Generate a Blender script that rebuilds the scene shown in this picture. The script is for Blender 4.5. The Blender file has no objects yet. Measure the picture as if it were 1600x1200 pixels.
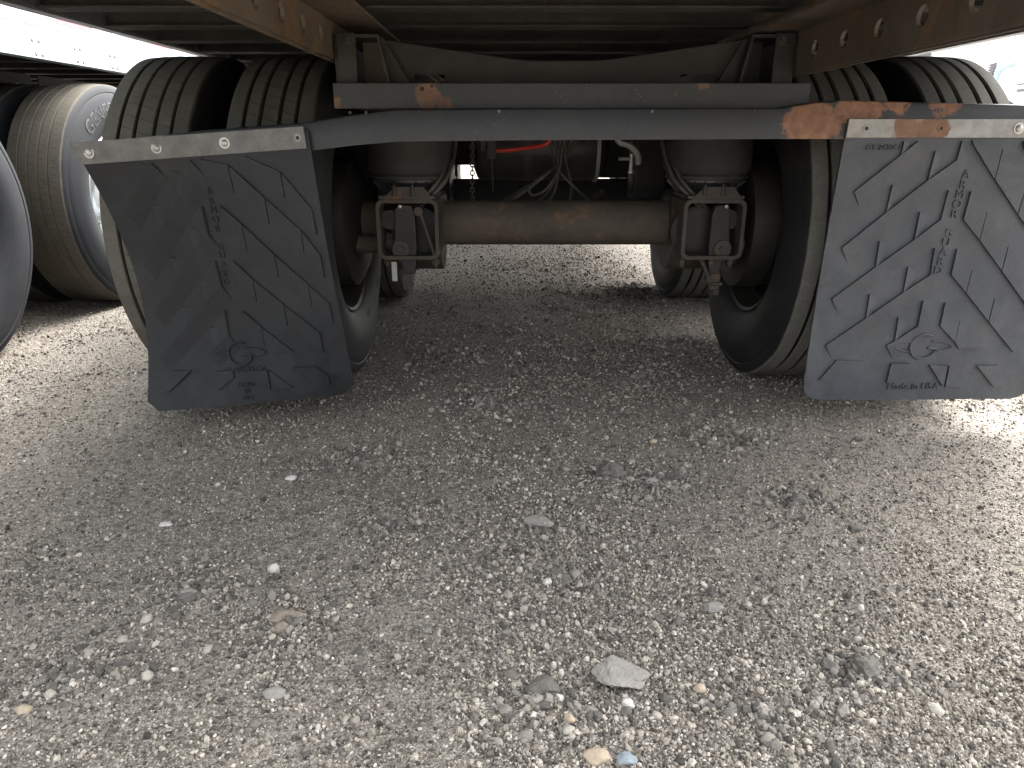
import bpy, bmesh, math, random
import numpy as np
from mathutils import Vector, Matrix, noise as mnoise

random.seed(7); RNG = np.random.default_rng(11)
R = math.radians
scene = bpy.context.scene
COL = scene.collection

# ------------------------------------------------------------------ camera
PITCH = R(19.14); CAMH = .77
cam = bpy.data.cameras.new('camera'); cam_o = bpy.data.objects.new('camera', cam); COL.objects.link(cam_o)
cam.sensor_fit = 'HORIZONTAL'; cam.sensor_width = 36.0; cam.lens = 1109 / 1600 * 36.0
cam.shift_x = 5 / 1600
cam.clip_start = .02; cam.clip_end = 1500
cam_o.location = (0, 0, CAMH); cam_o.rotation_euler = (math.pi / 2 - PITCH, 0, 0)
scene.camera = cam_o
# ------------------------------------------------------------------ sky, sun, exposure
SUN_EL, SUN_AZ = 48, 30           # bright overcast; azimuth from +Y towards +X (ahead, to the right)
w = bpy.data.worlds.new('World'); scene.world = w; w.use_nodes = True
nt = w.node_tree; bg = nt.nodes['Background']
sky = nt.nodes.new('ShaderNodeTexSky'); sky.sky_type = 'NISHITA'; sky.sun_disc = False
sky.sun_elevation = R(SUN_EL); sky.sun_rotation = R(SUN_AZ)
sky.air_density = 1.0; sky.dust_density = 9.0; sky.ozone_density = 1.0
hs = nt.nodes.new('ShaderNodeHueSaturation'); hs.inputs['Saturation'].default_value = .22      # cloud cover: a pale, nearly colourless sky
nt.links.new(sky.outputs[0], hs.inputs['Color']); nt.links.new(hs.outputs[0], bg.inputs[0]); bg.inputs[1].default_value = .15
sun = bpy.data.lights.new('sun', 'SUN'); sun.energy = .5; sun.angle = R(110); sun.color = (1, .985, .96)
sun_o = bpy.data.objects.new('sun', sun); COL.objects.link(sun_o)
az, el = R(SUN_AZ), R(SUN_EL)
d = Vector((math.sin(az) * math.cos(el), math.cos(az) * math.cos(el), math.sin(el)))
sun_o.rotation_euler = d.to_track_quat('Z', 'Y').to_euler()
scene.view_settings.view_transform = 'Standard'; scene.view_settings.look = 'None'
scene.view_settings.exposure = 3.18; scene.view_settings.gamma = 1
scene.render.engine = 'CYCLES'
scene.cycles.max_bounces = 5; scene.cycles.diffuse_bounces = 4; scene.cycles.glossy_bounces = 3

# ------------------------------------------------------------------ pixel -> place helpers (photo pixels, 1600x1200)
_c, _s = math.cos(PITCH), math.sin(PITCH)
def ray(x, y):
    a, b, z = x - 795., y - 600., 1109.
    return a, z * _c - b * _s, -z * _s - b * _c
def atY(x, y, Y):
    a, b, u = ray(x, y); t = Y / b
    return Vector((a * t, Y, CAMH + u * t))
def ground_at(x, y):
    a, b, u = ray(x, y); t = -CAMH / u
    return a * t, b * t

# ------------------------------------------------------------------ material helpers
class NT:
    def __init__(s, m): s.t = m.node_tree; s.n = s.t.nodes; s.geo = None
    def new(s, typ, **kw):
        n = s.n.new(typ)
        for k, v in kw.items(): setattr(n, k, v)
        return n
    def set(s, inp, v):
        if hasattr(v, 'is_output') or isinstance(v, bpy.types.NodeSocket): s.t.links.new(v, inp)
        elif isinstance(v, (tuple, list)) and len(v) == 3 and inp.type == 'RGBA': inp.default_value = (*v, 1)
        else: inp.default_value = v
    def pos(s):
        if not s.geo: s.geo = s.new('ShaderNodeNewGeometry')
        return s.geo.outputs['Position']
    def obj(s): return s.new('ShaderNodeTexCoord').outputs['Object']
    def noise(s, scale, detail=4, rough=.55, vec=None, dist=0):
        n = s.new('ShaderNodeTexNoise'); s.set(n.inputs['Vector'], vec or s.pos())
        n.inputs['Scale'].default_value = scale; n.inputs['Detail'].default_value = detail
        n.inputs['Roughness'].default_value = rough; n.inputs['Distortion'].default_value = dist
        return n.outputs['Fac']
    def voro(s, scale, feature='F1', out='Distance', vec=None):
        n = s.new('ShaderNodeTexVoronoi', feature=feature); s.set(n.inputs['Vector'], vec or s.pos())
        n.inputs['Scale'].default_value = scale
        return n.outputs[out]
    def math(s, op, a, b=0., c=0., clamp=False):
        n = s.new('ShaderNodeMath', operation=op); n.use_clamp = clamp
        s.set(n.inputs[0], a); s.set(n.inputs[1], b); s.set(n.inputs[2], c); return n.outputs[0]
    def mp(s, v, a, b, c=0., d=1., smooth=False):
        n = s.new('ShaderNodeMapRange'); n.clamp = True
        if smooth: n.interpolation_type = 'SMOOTHSTEP'
        for i, q in enumerate((v, a, b, c, d)): s.set(n.inputs[i], q)
        return n.outputs[0]
    def mix(s, f, a, b, mode='MIX'):
        n = s.new('ShaderNodeMix', data_type='RGBA', blend_type=mode)
        s.set(n.inputs[0], f); s.set(n.inputs[6], a); s.set(n.inputs[7], b); return n.outputs[2]
    def sep(s, v):
        n = s.new('ShaderNodeSeparateXYZ'); s.set(n.inputs[0], v); return n.outputs
    def dist(s, v, p):
        n = s.new('ShaderNodeVectorMath', operation='DISTANCE'); s.set(n.inputs[0], v); n.inputs[1].default_value = p
        return n.outputs['Value']
    def ramp(s, f, stops):
        n = s.new('ShaderNodeValToRGB'); s.set(n.inputs[0], f); e = n.color_ramp.elements
        while len(e) < len(stops): e.new(.5)
        for q, (p, c) in zip(e, stops): q.position = p; q.color = (*c, 1)
        return n.outputs[0]
    def bump(s, h, strength=.3, dist=.002, nrm=None):
        n = s.new('ShaderNodeBump'); n.inputs['Strength'].default_value = strength; n.inputs['Distance'].default_value = dist
        s.set(n.inputs['Height'], h)
        if nrm: s.set(n.inputs['Normal'], nrm)
        return n.outputs[0]

def material(name, fn):
    m = bpy.data.materials.new(name); m.use_nodes = True
    k = NT(m); b = m.node_tree.nodes['Principled BSDF']
    for key, v in fn(k).items(): k.set(b.inputs[key], v)
    return m

def worn(name, base, base2, rust=0., patches=(), rough=.6, metal=0., dust=0., dustc=(.2, .165, .12), rustc=((.07, .036, .018), (.15, .075, .035)),
         scale=9, bump=.25, speck=0., spec=.4):
    """painted / bare steel: mottled paint, rust blooms with shapes of their own, chipped specks, dust film"""
    def f(k):
        big = k.noise(scale, 6, .65); fine = k.noise(scale * 11, 5, .6)
        c = k.mix(k.mp(big, .35, .65), base, base2)
        c = k.mix(k.math('MULTIPLY', k.mp(fine, .3, .75), .35), c, tuple(x * .55 for x in base))
        r = k.math('ADD', rough, k.math('MULTIPLY', k.math('SUBTRACT', fine, .5), .25))
        mask = None
        if rust > 0: mask = k.mp(k.noise(scale * .8, 7, .7), .62 - rust * .3, .70 - rust * .3, 0, 1)
        for (px, py, pz, rad) in patches:
            dd = k.math('ADD', k.dist(k.pos(), (px, py, pz)), k.math('MULTIPLY', k.math('SUBTRACT', k.noise(28, 7, .7), .5), rad * 1.6))
            q = k.mp(dd, rad * .86, rad, 1, 0)
            mask = q if mask is None else k.math('MAXIMUM', mask, q)
        if mask is not None:
            rc = k.mix(k.mp(k.noise(42, 6, .7), .3, .7), *rustc)
            c = k.mix(mask, c, rc); r = k.math('ADD', r, k.math('MULTIPLY', mask, .22))
        if speck > 0:
            v = k.mp(k.voro(85), .0, .12, 1, 0); q = k.math('MULTIPLY', v, k.mp(k.noise(7, 3), .55, .62, 0, speck))
            c = k.mix(q, c, (.45, .42, .38))
        if dust > 0:
            q = k.math('MULTIPLY', k.mp(k.noise(5, 6, .7), .3, .7), dust)
            c = k.mix(q, c, dustc); r = k.math('ADD', r, k.math('MULTIPLY', q, .3))
        return {'Base Color': c, 'Roughness': r, 'Metallic': metal, 'Specular IOR Level': spec,
                'Normal': k.bump(k.math('ADD', big, k.math('MULTIPLY', fine, .6)), bump, .003)}
    return material(name, f)

M = {}
M['rail_rust'] = worn('rail_rust', (.070, .050, .034), (.130, .088, .052), .35, rough=.75, dust=.4, rustc=((.08, .042, .02), (.19, .105, .045)))
M['rail_dark'] = worn('rail_dark', (.040, .032, .024), (.080, .060, .041), .25, rough=.65, dust=.3)
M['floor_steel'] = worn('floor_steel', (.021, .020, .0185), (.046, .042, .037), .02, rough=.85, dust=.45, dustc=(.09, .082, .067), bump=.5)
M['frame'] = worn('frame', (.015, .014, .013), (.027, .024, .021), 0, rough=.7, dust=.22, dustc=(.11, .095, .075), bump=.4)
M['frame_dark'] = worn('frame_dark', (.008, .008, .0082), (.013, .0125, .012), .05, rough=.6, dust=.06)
M['bar'] = worn('bar', (.017, .0195, .022), (.024, .0265, .030), 0, rough=.42, speck=.35, bump=.15, dust=.06,
    patches=[(.74, 1.80, .80, .085), (.93, 1.80, .86, .05), (1.05, 1.80, .86, .05), (.84, 1.8, .85, .07), (1.2, 1.8, .865, .035), (1.32, 1.8, .86, .04), (-.25, 1.80, .83, .016), (-.62, 1.80, .83, .014)],
    rustc=((.11, .05, .028), (.25, .125, .07)))
M['plate'] = worn('plate', (.018, .0195, .0205), (.025, .0265, .0275), 0, rough=.45, speck=.8, bump=.15, dust=.06,
    patches=[(-.205, 1.88, .866, .036), (-.16, 1.88, .848, .024), (.41, 1.88, .872, .013), (.48, 1.88, .893, .02), (.735, 1.88, .88, .012), (-.43, 1.88, .85, .02)],
    rustc=((.09, .05, .03), (.19, .105, .06)))
M['axle'] = worn('axle', (.036, .030, .024), (.060, .044, .032), .22, rough=.75, dust=.45, bump=.6, dustc=(.14, .118, .09), rustc=((.10, .05, .028), (.18, .09, .05)))
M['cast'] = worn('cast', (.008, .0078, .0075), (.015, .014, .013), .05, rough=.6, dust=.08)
M['arm'] = worn('arm', (.022, .019, .016), (.038, .030, .024), .15, rough=.65, dust=.2)
M['zinc'] = worn('zinc', (.22, .22, .21), (.33, .33, .32), 0, rough=.5, metal=.5, dust=.25, scale=30, speck=.6,
    patches=[(1.02, 1.8, .79, .052), (.96, 1.8, .79, .04), (1.085, 1.8, .79, .02)], rustc=((.15, .085, .055), (.26, .15, .10)))
M['zinc_old'] = worn('zinc_old', (.13, .13, .127), (.20, .20, .195), 0, rough=.55, metal=.3, dust=.15, scale=30, speck=1.)
M['bolt'] = worn('bolt', (.5, .49, .46), (.62, .6, .56), 0, rough=.4, metal=.6, dust=.2)
M['white_rim'] = worn('white_rim', (.5, .56, .56), (.58, .63, .63), 0, rough=.4, dust=.1, bump=.05)
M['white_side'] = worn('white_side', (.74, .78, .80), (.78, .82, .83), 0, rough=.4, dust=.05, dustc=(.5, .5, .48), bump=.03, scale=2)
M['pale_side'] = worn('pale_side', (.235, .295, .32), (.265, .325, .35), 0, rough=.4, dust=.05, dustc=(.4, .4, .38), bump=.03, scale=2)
M['alu'] = worn('alu', (.35, .36, .37), (.45, .46, .47), 0, rough=.45, metal=.7)
M['tape_red'] = worn('tape_red', (.36, .03, .05), (.42, .05, .06), 0, rough=.35, bump=.02)
M['tape_white'] = worn('tape_white', (.78, .78, .78), (.8, .8, .8), 0, rough=.35, bump=.02)
M['hose_red'] = worn('hose_red', (.45, .03, .03), (.5, .05, .04), 0, rough=.45, bump=.02)
M['hose_grey'] = worn('hose_grey', (.33, .33, .31), (.4, .4, .38), 0, rough=.5, bump=.05)
M['cable'] = worn('cable', (.035, .034, .033), (.07, .066, .06), 0, rough=.55, dust=.3)
M['airbag'] = worn('airbag', (.020, .020, .0195), (.033, .032, .029), 0, rough=.7, dust=.4, dustc=(.10, .095, .082), bump=.1)
M['tank'] = worn('tank', (.022, .023, .026), (.035, .036, .04), 0, rough=.4, dust=.2)
M['pale_blue'] = worn('pale_blue', (.35, .62, .72), (.4, .66, .75), 0, rough=.4, bump=.02)
M['grey_trim'] = worn('grey_trim', (.16, .13, .14), (.2, .17, .18), 0, rough=.5)
M['glass'] = material('glass', lambda k: {'Base Color': (.03, .04, .045), 'Roughness': .06, 'Specular IOR Level': .6})
M['cement'] = M['bolt']

def flap_mat(name, c1, c2, spec=.5, fl=.28):
    def f(k):
        n = k.noise(14, 6, .65); fine = k.noise(170, 4, .6)
        c = k.mix(k.mp(n, .35, .68), c1, c2)
        scr = k.mp(k.voro(34), 0, .045, 1, 0)
        c = k.mix(k.math('MULTIPLY', scr, .4), c, (.32, .32, .31))
        film = k.math('MULTIPLY', k.mp(k.noise(5, 6, .7, dist=.8), .45, .7), fl)
        c = k.mix(film, c, (.12, .115, .105))
        h = k.math('ADD', k.math('MULTIPLY', fine, .6), n)
        return {'Base Color': c, 'Roughness': k.math('ADD', .42, k.math('MULTIPLY', n, .22)), 'Specular IOR Level': spec, 'Normal': k.bump(h, .7, .0022)}
    return material(name, f)
M['flap_dark'] = flap_mat('flap_dark', (.008, .009, .0105), (.014, .0155, .0175), .36, .1)
M['flap_sheen'] = flap_mat('flap_sheen', (.024, .0285, .035), (.039, .045, .054))  # lighter and bluer than its twin: sky sheen put into the base colour

def tyre_mat(name, sipe_n=0., slant=0., half=.075, rub=(.009, .009, .0097), dustc=(.118, .108, .089), wear=.0, side_dust=.25, edge=0., spec=.2, cut=.7):
    def f(k):
        o = k.obj(); x, y, z = k.sep(o)
        rad = k.math('SQRT', k.math('ADD', k.math('MULTIPLY', y, y), k.math('MULTIPLY', z, z)))
        nz = k.noise(7, 6, .65); fine = k.noise(120, 5, .65)
        tread = k.mp(k.math('ADD', rad, k.math('MULTIPLY', k.math('SUBTRACT', nz, .5), .01)), .4985, .5025)
        dc = k.mix(k.mp(k.noise(16, 6, .7), .3, .7), tuple(v * .72 for v in dustc), dustc)
        dc = k.mix(k.math('MULTIPLY', k.mp(fine, .4, .7), .35), dc, tuple(v * .45 for v in dustc))
        sidec = k.mix(k.math('MULTIPLY', k.mp(nz, .35, .7), side_dust), rub, (.13, .125, .115))
        ring = k.math('SINE', k.math('MULTIPLY', rad, 900))
        sidec = k.mix(k.math('MULTIPLY', k.mp(ring, .75, 1), .10), sidec, (.2, .2, .19))
        h = fine
        if sipe_n:
            a = k.math('ARCTAN2', y, z)
            q = k.math('ADD', k.math('MULTIPLY', a, sipe_n / 6.28318), k.math('MULTIPLY', x, slant))
            q = k.math('ADD', q, k.math('MULTIPLY', k.noise(9, 2), .25))
            fr = k.math('FRACT', k.math('ADD', q, 50))
            line = k.math('MULTIPLY', k.mp(k.math('ABSOLUTE', k.math('SUBTRACT', fr, .5)), .02, .038, 1, 0),
                          k.mp(k.math('ABSOLUTE', x), half - .002, half, 1, 0))
            if edge:   # sipes only along the rib edges
                sx = k.math('FRACT', k.math('ADD', k.math('MULTIPLY', x, 1 / .042), 10))
                line = k.math('MULTIPLY', line, k.mp(k.math('ABSOLUTE', k.math('SUBTRACT', sx, .5)), .22, .26))
            dc = k.mix(k.math('MULTIPLY', line, cut), dc, tuple(v * .16 for v in dustc))
            h = k.math('SUBTRACT', fine, k.math('MULTIPLY', line, 2. * cut))
        c = k.mix(tread, sidec, dc)
        return {'Base Color': c, 'Roughness': k.mp(tread, 0, 1, .68, .88), 'Specular IOR Level': spec, 'Normal': k.bump(h, .35, .0022)}
    return material(name, f)
M['tyre_sipe'] = tyre_mat('tyre_sipe', 74, 9., .068, side_dust=.06, cut=.5)
M['tyre_plain'] = tyre_mat('tyre_plain', 150, 24., .5, cut=.25, side_dust=.06, dustc=(.155, .147, .128))
M['tyre_worn'] = tyre_mat('tyre_worn', 110, 6., .12, dustc=(.098, .090, .073), edge=1, rub=(.011, .0125, .0155), side_dust=.04, spec=.12)
M['tyre_grey'] = tyre_mat('tyre_grey', 74, 9., .068, rub=(.022, .024, .025), side_dust=.08)
M['letter'] = worn('letter', (.012, .012, .013), (.018, .018, .019), 0, rough=.6)

def ground_mat():
    def f(k):
        p = k.pos()
        big = k.noise(.9, 6, .6); mid = k.noise(5, 7, .68); fine = k.noise(60, 5, .75); grit = k.noise(320, 3, .7)
        c = k.ramp(mid, [(.30, (.148, .130, .109)), (.5, (.27, .238, .198)), (.70, (.385, .342, .283))])
        c = k.mix(k.mp(big, .42, .58), c, k.mix(.5, c, (.165, .150, .134)))
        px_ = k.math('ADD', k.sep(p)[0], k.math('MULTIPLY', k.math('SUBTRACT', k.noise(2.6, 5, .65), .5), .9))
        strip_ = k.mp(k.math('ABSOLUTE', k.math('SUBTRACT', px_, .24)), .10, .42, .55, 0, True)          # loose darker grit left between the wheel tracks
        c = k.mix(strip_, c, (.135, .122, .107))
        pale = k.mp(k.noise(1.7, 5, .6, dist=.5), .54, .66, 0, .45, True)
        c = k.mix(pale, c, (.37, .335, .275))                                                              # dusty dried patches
        vcol = k.voro(150, out='Color'); vg = k.sep(vcol)[0]
        grain = k.ramp(vg, [(.0, (.10, .088, .074)), (.35, (.21, .187, .156)), (.75, (.30, .268, .224)), (1, (.50, .453, .39))])
        c = k.mix(.45, c, grain)
        vcol2 = k.sep(k.voro(420, out='Color'))[0]
        c = k.mix(.42, c, k.ramp(vcol2, [(0, (.035, .031, .026)), (.6, (.22, .2, .175)), (1, (.5, .47, .42))]))
        c = k.mix(k.mp(fine, .36, .50, .75, 0), c, (.06, .054, .047))
        vd = k.voro(150); vd2 = k.voro(420)
        h = k.math('ADD', k.math('MULTIPLY', vd, -1.), k.math('ADD', k.math('MULTIPLY', fine, 1.8), k.math('MULTIPLY', vd2, -.6)))
        h = k.math('ADD', h, k.math('MULTIPLY', grit, .3))
        return {'Base Color': c, 'Roughness': .95, 'Specular IOR Level': .1, 'Normal': k.bump(h, .9, .006)}
    return material('gravel_ground', f)
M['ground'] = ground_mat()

def stone_mat(name, stops, varied=True, rough=.85):
    def f(k):
        if varied: rnd = k.new('ShaderNodeObjectInfo').outputs['Random']; c = k.ramp(rnd, stops)
        else: c = k.mix(k.noise(40, 5, .7), stops[0][1], stops[-1][1])
        n = k.noise(180, 6, .7)
        c = k.mix(k.math('MULTIPLY', k.mp(n, .35, .7), .5), c, k.mix(.5, c, (.10, .092, .08)))
        return {'Base Color': c, 'Roughness': rough, 'Specular IOR Level': .3, 'Normal': k.bump(k.math('ADD', n, k.noise(60, 5)), .9, .004)}
    return material(name, f)
M['grain'] = stone_mat('grain', [(0, (.035, .031, .027)), (.28, (.11, .097, .081)), (.55, (.245, .215, .177)), (.8, (.37, .33, .275)), (.95, (.47, .425, .36)), (1, (.62, .58, .51))])
M['pebble'] = stone_mat('pebble', [(0, (.11, .10, .088)), (.4, (.19, .174, .15)), (.75, (.27, .245, .205)), (1, (.40, .365, .31))])
M['crumb'] = stone_mat('crumb', [(0, (.06, .055, .049)), (.45, (.125, .115, .101)), (.8, (.21, .194, .168)), (1, (.30, .277, .24))])
M['stone_grey'] = stone_mat('stone_grey', [(0, (.19, .178, .16)), (1, (.31, .29, .26))], False)
M['stone_dark'] = stone_mat('stone_dark', [(0, (.085, .079, .07)), (1, (.15, .14, .123))], False)
M['stone_white'] = stone_mat('stone_white', [(0, (.46, .44, .40)), (1, (.58, .56, .52))], False)
M['stone_tan'] = stone_mat('stone_tan', [(0, (.33, .265, .19)), (1, (.42, .345, .255))], False)
M['stone_blue'] = stone_mat('stone_blue', [(0, (.21, .25, .28)), (1, (.27, .31, .335))], False)
M['stone_brown'] = stone_mat('stone_brown', [(0, (.17, .14, .11)), (1, (.26, .22, .175))], False)
M['twig'] = stone_mat('twig', [(0, (.38, .33, .25)), (1, (.5, .44, .34))], False)

# ------------------------------------------------------------------ mesh helpers
WORLD = {}                                    # object -> world location (no part is rotated by its parent)
def tag(o, label=None, cat=None, group=None, kind=None):
    for kk, v in (('label', label), ('category', cat), ('group', group), ('kind', kind)):
        if v: o[kk] = v
    return o
def empty(name, loc):
    o = bpy.data.objects.new(name, None); COL.objects.link(o); o.location = loc; o.empty_display_size = .1
    WORLD[o] = Vector(loc); return o
class MB:
    """collects geometry in world coordinates"""
    def __init__(s): s.v = []; s.f = []; s.mi = []
    def add(s, vs, fs, mi=0):
        b = len(s.v); s.v += [tuple(q) for q in vs]; s.f += [tuple(b + i for i in f) for f in fs]; s.mi += [mi] * len(fs); return s
    def box(s, x0, x1, y0, y1, z0, z1, mi=0):
        return s.add([(x0, y0, z0), (x1, y0, z0), (x1, y1, z0), (x0, y1, z0), (x0, y0, z1), (x1, y0, z1), (x1, y1, z1), (x0, y1, z1)],
              [(0, 3, 2, 1), (4, 5, 6, 7), (0, 1, 5, 4), (1, 2, 6, 5), (2, 3, 7, 6), (3, 0, 4, 7)], mi)
    def prism(s, poly, axis, a, b, mi=0):
        """poly: list of 2D points in the two other axes, extruded along axis from a to b"""
        def P(u, v, t): return {'x': (t, u, v), 'y': (u, t, v), 'z': (u, v, t)}[axis]
        n = len(poly); vs = [P(u, v, a) for u, v in poly] + [P(u, v, b) for u, v in poly]
        fs = [tuple(range(n))[::-1], tuple(range(n, 2 * n))] + [(i, (i + 1) % n, n + (i + 1) % n, n + i) for i in range(n)]
        return s.add(vs, fs, mi)
    def cyl(s, p, q, r0, r1=None, n=20, caps=True, mi=0):
        p, q = Vector(p), Vector(q); r1 = r0 if r1 is None else r1
        ax = (q - p).normalized(); t = ax.orthogonal().normalized(); b = ax.cross(t)
        vs = []
        for c, r in ((p, r0), (q, r1)):
            vs += [c + r * (math.cos(6.28318 * i / n) * t + math.sin(6.28318 * i / n) * b) for i in range(n)]
        fs = [(i, (i + 1) % n, n + (i + 1) % n, n + i) for i in range(n)]
        if caps: fs += [tuple(range(n))[::-1], tuple(range(n, 2 * n))]
        return s.add(vs, fs, mi)
    def lathe(s, prof, c, axis='z', n=40, mi=0, closed=False):
        """prof: (along, radius)"""
        c = Vector(c); m = len(prof); vs = []
        for i in range(n):
            a = 6.283185 * i / n; ca, sa = math.cos(a), math.sin(a)
            for (t, r) in prof:
                vs.append(c + Vector({'z': (r * ca, r * sa, t), 'x': (t, r * ca, r * sa), 'y': (r * ca, t, r * sa)}[axis]))
        fs = [(i * m + j, i * m + j + 1, ((i + 1) % n) * m + j + 1, ((i + 1) % n) * m + j) for i in range(n) for j in range(m - 1)]
        return s.add(vs, fs, mi)
    def tube(s, pts, r, n=8, mi=0, smooth=6):
        pts = [Vector(p) for p in pts]
        if smooth and len(pts) > 2:
            out = []; P = [pts[0]] + pts + [pts[-1]]
            for i in range(1, len(P) - 2):
                for k in range(smooth):
                    t = k / smooth; a, b, c, d = P[i - 1], P[i], P[i + 1], P[i + 2]
                    out.append(.5 * ((2 * b) + (c - a) * t + (2 * a - 5 * b + 4 * c - d) * t * t + (3 * b - a - 3 * c + d) * t ** 3))
            pts = out + [pts[-1]]
        vs = []; up = None
        for i, p in enumerate(pts):
            d = (pts[min(i + 1, len(pts) - 1)] - pts[max(i - 1, 0)]).normalized()
            up = d.orthogonal().normalized() if up is None else (up - d * up.dot(d)).normalized()
            b = d.cross(up)
            vs += [p + r * (math.cos(6.28318 * k / n) * up + math.sin(6.28318 * k / n) * b) for k in range(n)]
        fs = [(i * n + k, i * n + (k + 1) % n, (i + 1) * n + (k + 1) % n, (i + 1) * n + k) for i in range(len(pts) - 1) for k in range(n)]
        fs += [tuple(range(n))[::-1], tuple(range((len(pts) - 1) * n, len(pts) * n))]
        return s.add(vs, fs, mi)
    def build(s, name, mats, parent=None, smooth=False, bevel=0., origin=None):
        vv = np.array(s.v, float)
        org = Vector(origin) if origin is not None else Vector(((vv.min(0) + vv.max(0)) / 2).tolist())
        me = bpy.data.meshes.new(name)
        me.from_pydata((vv - np.array(org)).tolist(), [], s.f)
        mats = mats if isinstance(mats, list) else [mats]
        for m in mats: me.materials.append(M[m])
        if len(mats) > 1: me.polygons.foreach_set('material_index', s.mi)
        bm = bmesh.new(); bm.from_mesh(me); bmesh.ops.recalc_face_normals(bm, faces=bm.faces[:])
        if bevel: bmesh.ops.bevel(bm, geom=[e for e in bm.edges if len(e.link_faces) == 2 and e.calc_face_angle(0) > .6], offset=bevel, segments=2, affect='EDGES', profile=.6)
        bm.to_mesh(me); bm.free(); me.update()
        if smooth:
            me.polygons.foreach_set('use_smooth', [True] * len(me.polygons)); me.set_sharp_from_angle(angle=R(38))
        return link(name, me, parent, org)
def link(name, me, parent, org):
    o = bpy.data.objects.new(name, me); COL.objects.link(o); org = Vector(org); WORLD[o] = org
    if parent: o.parent = parent; o.location = org - WORLD[parent]
    else: o.location = org
    return o
def shift_copy(o, off, parent=None):
    """copy of a part and its sub-parts, shifted"""
    c = o.copy(); COL.objects.link(c); p = parent or o.parent
    c.parent = p; WORLD[c] = WORLD[o] + Vector(off); c.location = WORLD[c] - (WORLD[p] if p else Vector())
    for ch in list(o.children): shift_copy2(ch, c)
    return c
def shift_copy2(ch, newp):
    d = ch.copy(); COL.objects.link(d); d.parent = newp; WORLD[d] = WORLD[newp] + Vector(ch.location)

_textcache = {}
def text2d(t, size, bold=0.):
    """flat triangles of a word in the built-in font, centred in x, baseline 0"""
    cu = bpy.data.curves.new('t', 'FONT'); cu.body = t; cu.size = size; cu.align_x = 'CENTER'; cu.offset = bold; cu.resolution_u = 3
    o = bpy.data.objects.new('t', cu); COL.objects.link(o)
    bpy.context.view_layer.update()
    me = o.evaluated_get(bpy.context.evaluated_depsgraph_get()).to_mesh()
    vs = [(v.co.x, v.co.y) for v in me.vertices]; fs = [tuple(p.vertices) for p in me.polygons]
    o.evaluated_get(bpy.context.evaluated_depsgraph_get()).to_mesh_clear()
    bpy.data.objects.remove(o); bpy.data.curves.remove(cu)
    return vs, fs
def solid_from_flat(vs, fs, mapper, d0, d1):
    """extrudes flat polygons between depths d0 (back) and d1 (front) through mapper(u, v, d)"""
    n = len(vs); V = [mapper(u, v, d0) for u, v in vs] + [mapper(u, v, d1) for u, v in vs]; F = []
    edges = {}
    for f in fs:
        F.append(tuple(n + i for i in f))
        for a, b in zip(f, f[1:] + f[:1]): edges[(a, b)] = 1
    for (a, b) in edges:
        if (b, a) not in edges: F.append((a, b, n + b, n + a))
    return V, F

# ------------------------------------------------------------------ ground
def vnoise(x, y, seed):
    xi, yi = np.floor(x).astype(np.int64), np.floor(y).astype(np.int64); fx, fy = x - xi, y - yi
    fx, fy = fx * fx * (3 - 2 * fx), fy * fy * (3 - 2 * fy)
    def hsh(a, b):
        q = (a * 374761393 + b * 668265263 + seed * 974634777) & 0xFFFFFFFF
        q = ((q ^ (q >> 13)) * 1274126177) & 0xFFFFFFFF
        return ((q ^ (q >> 16)) & 0xFFFF) / 65535.
    return (hsh(xi, yi) * (1 - fx) + hsh(xi + 1, yi) * fx) * (1 - fy) + (hsh(xi, yi + 1) * (1 - fx) + hsh(xi + 1, yi + 1) * fx) * fy
def fbm(x, y, f, seed, o=4, g=.5):
    a, t = 1., 0.; s = 0.
    for i in range(o): t = t + a * (vnoise(x * f, y * f, seed + i * 17) - .5); s += a; a *= g; f *= 2.03
    return t / s
CLUMPS = [(840, 835, .075, .012), (955, 748, .05, .016), (1035, 755, .05, .010), (320, 915, .06, .010), (450, 980, .06, .009), (835, 1110, .06, .010), (1245, 785, .05, .010),
          (120, 1050, .05, .008), (560, 720, .08, .008), (1340, 1050, .05, .010), (700, 560, .10, .010), (1000, 600, .12, .010), (880, 900, .10, .008), (1130, 690, .09, .007),
          (990, 460, .16, .02), (1090, 545, .12, .014), (760, 640, .10, .008), (1190, 1120, .07, .009), (620, 820, .08, .006)]
CL = [(*ground_at(px, py), rad, h) for px, py, rad, h in CLUMPS]
def ground_h(x, y):
    x = np.asarray(x, float); y = np.asarray(y, float)
    near = np.exp(-((y - 2.2) / 6.) ** 2)
    h = .030 * fbm(x, y, .7, 3) + .016 * fbm(x, y, 3.1, 5) + .009 * fbm(x, y, 11, 9, 4, .6) + .006 * np.maximum(fbm(x, y, 26, 21, 3, .6), -.05)
    h = h - .012 * np.exp(-((x + .72 + .05 * (y - 1)) / .22) ** 2) * near - .010 * np.exp(-((x - 1.0) / .24) ** 2) * near
    for cx, cy, rad, hh in CL:
        q = np.hypot(x - cx, (y - cy) * .8) / rad
        h = h + hh * np.exp(-q * q) * (.55 + 1.6 * fbm(x, y, 22, 31, 3, .7))
    return h * np.where(np.hypot(x, y) > 30, .3, 1.)
def gh(x, y): return float(ground_h(np.array([x]), np.array([y]))[0])
xs = list(np.arange(-2.7, 2.9, .014)); st = .016
while xs[-1] < 420: st *= 1.22; xs.append(xs[-1] + st)
st = .016
while xs[0] > -420: st *= 1.22; xs.insert(0, xs[0] - st)
ys = [.28]
while ys[-1] < 6.: ys.append(ys[-1] + .0085 * max(1., ys[-1] * 1.05))
st = .06
while ys[-1] < 420: st *= 1.2; ys.append(ys[-1] + st)
st = .012
while ys[0] > -420: st *= 1.35; ys.insert(0, ys[0] - st)
gx, gy = np.meshgrid(xs, ys); gz = ground_h(gx, gy)
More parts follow.
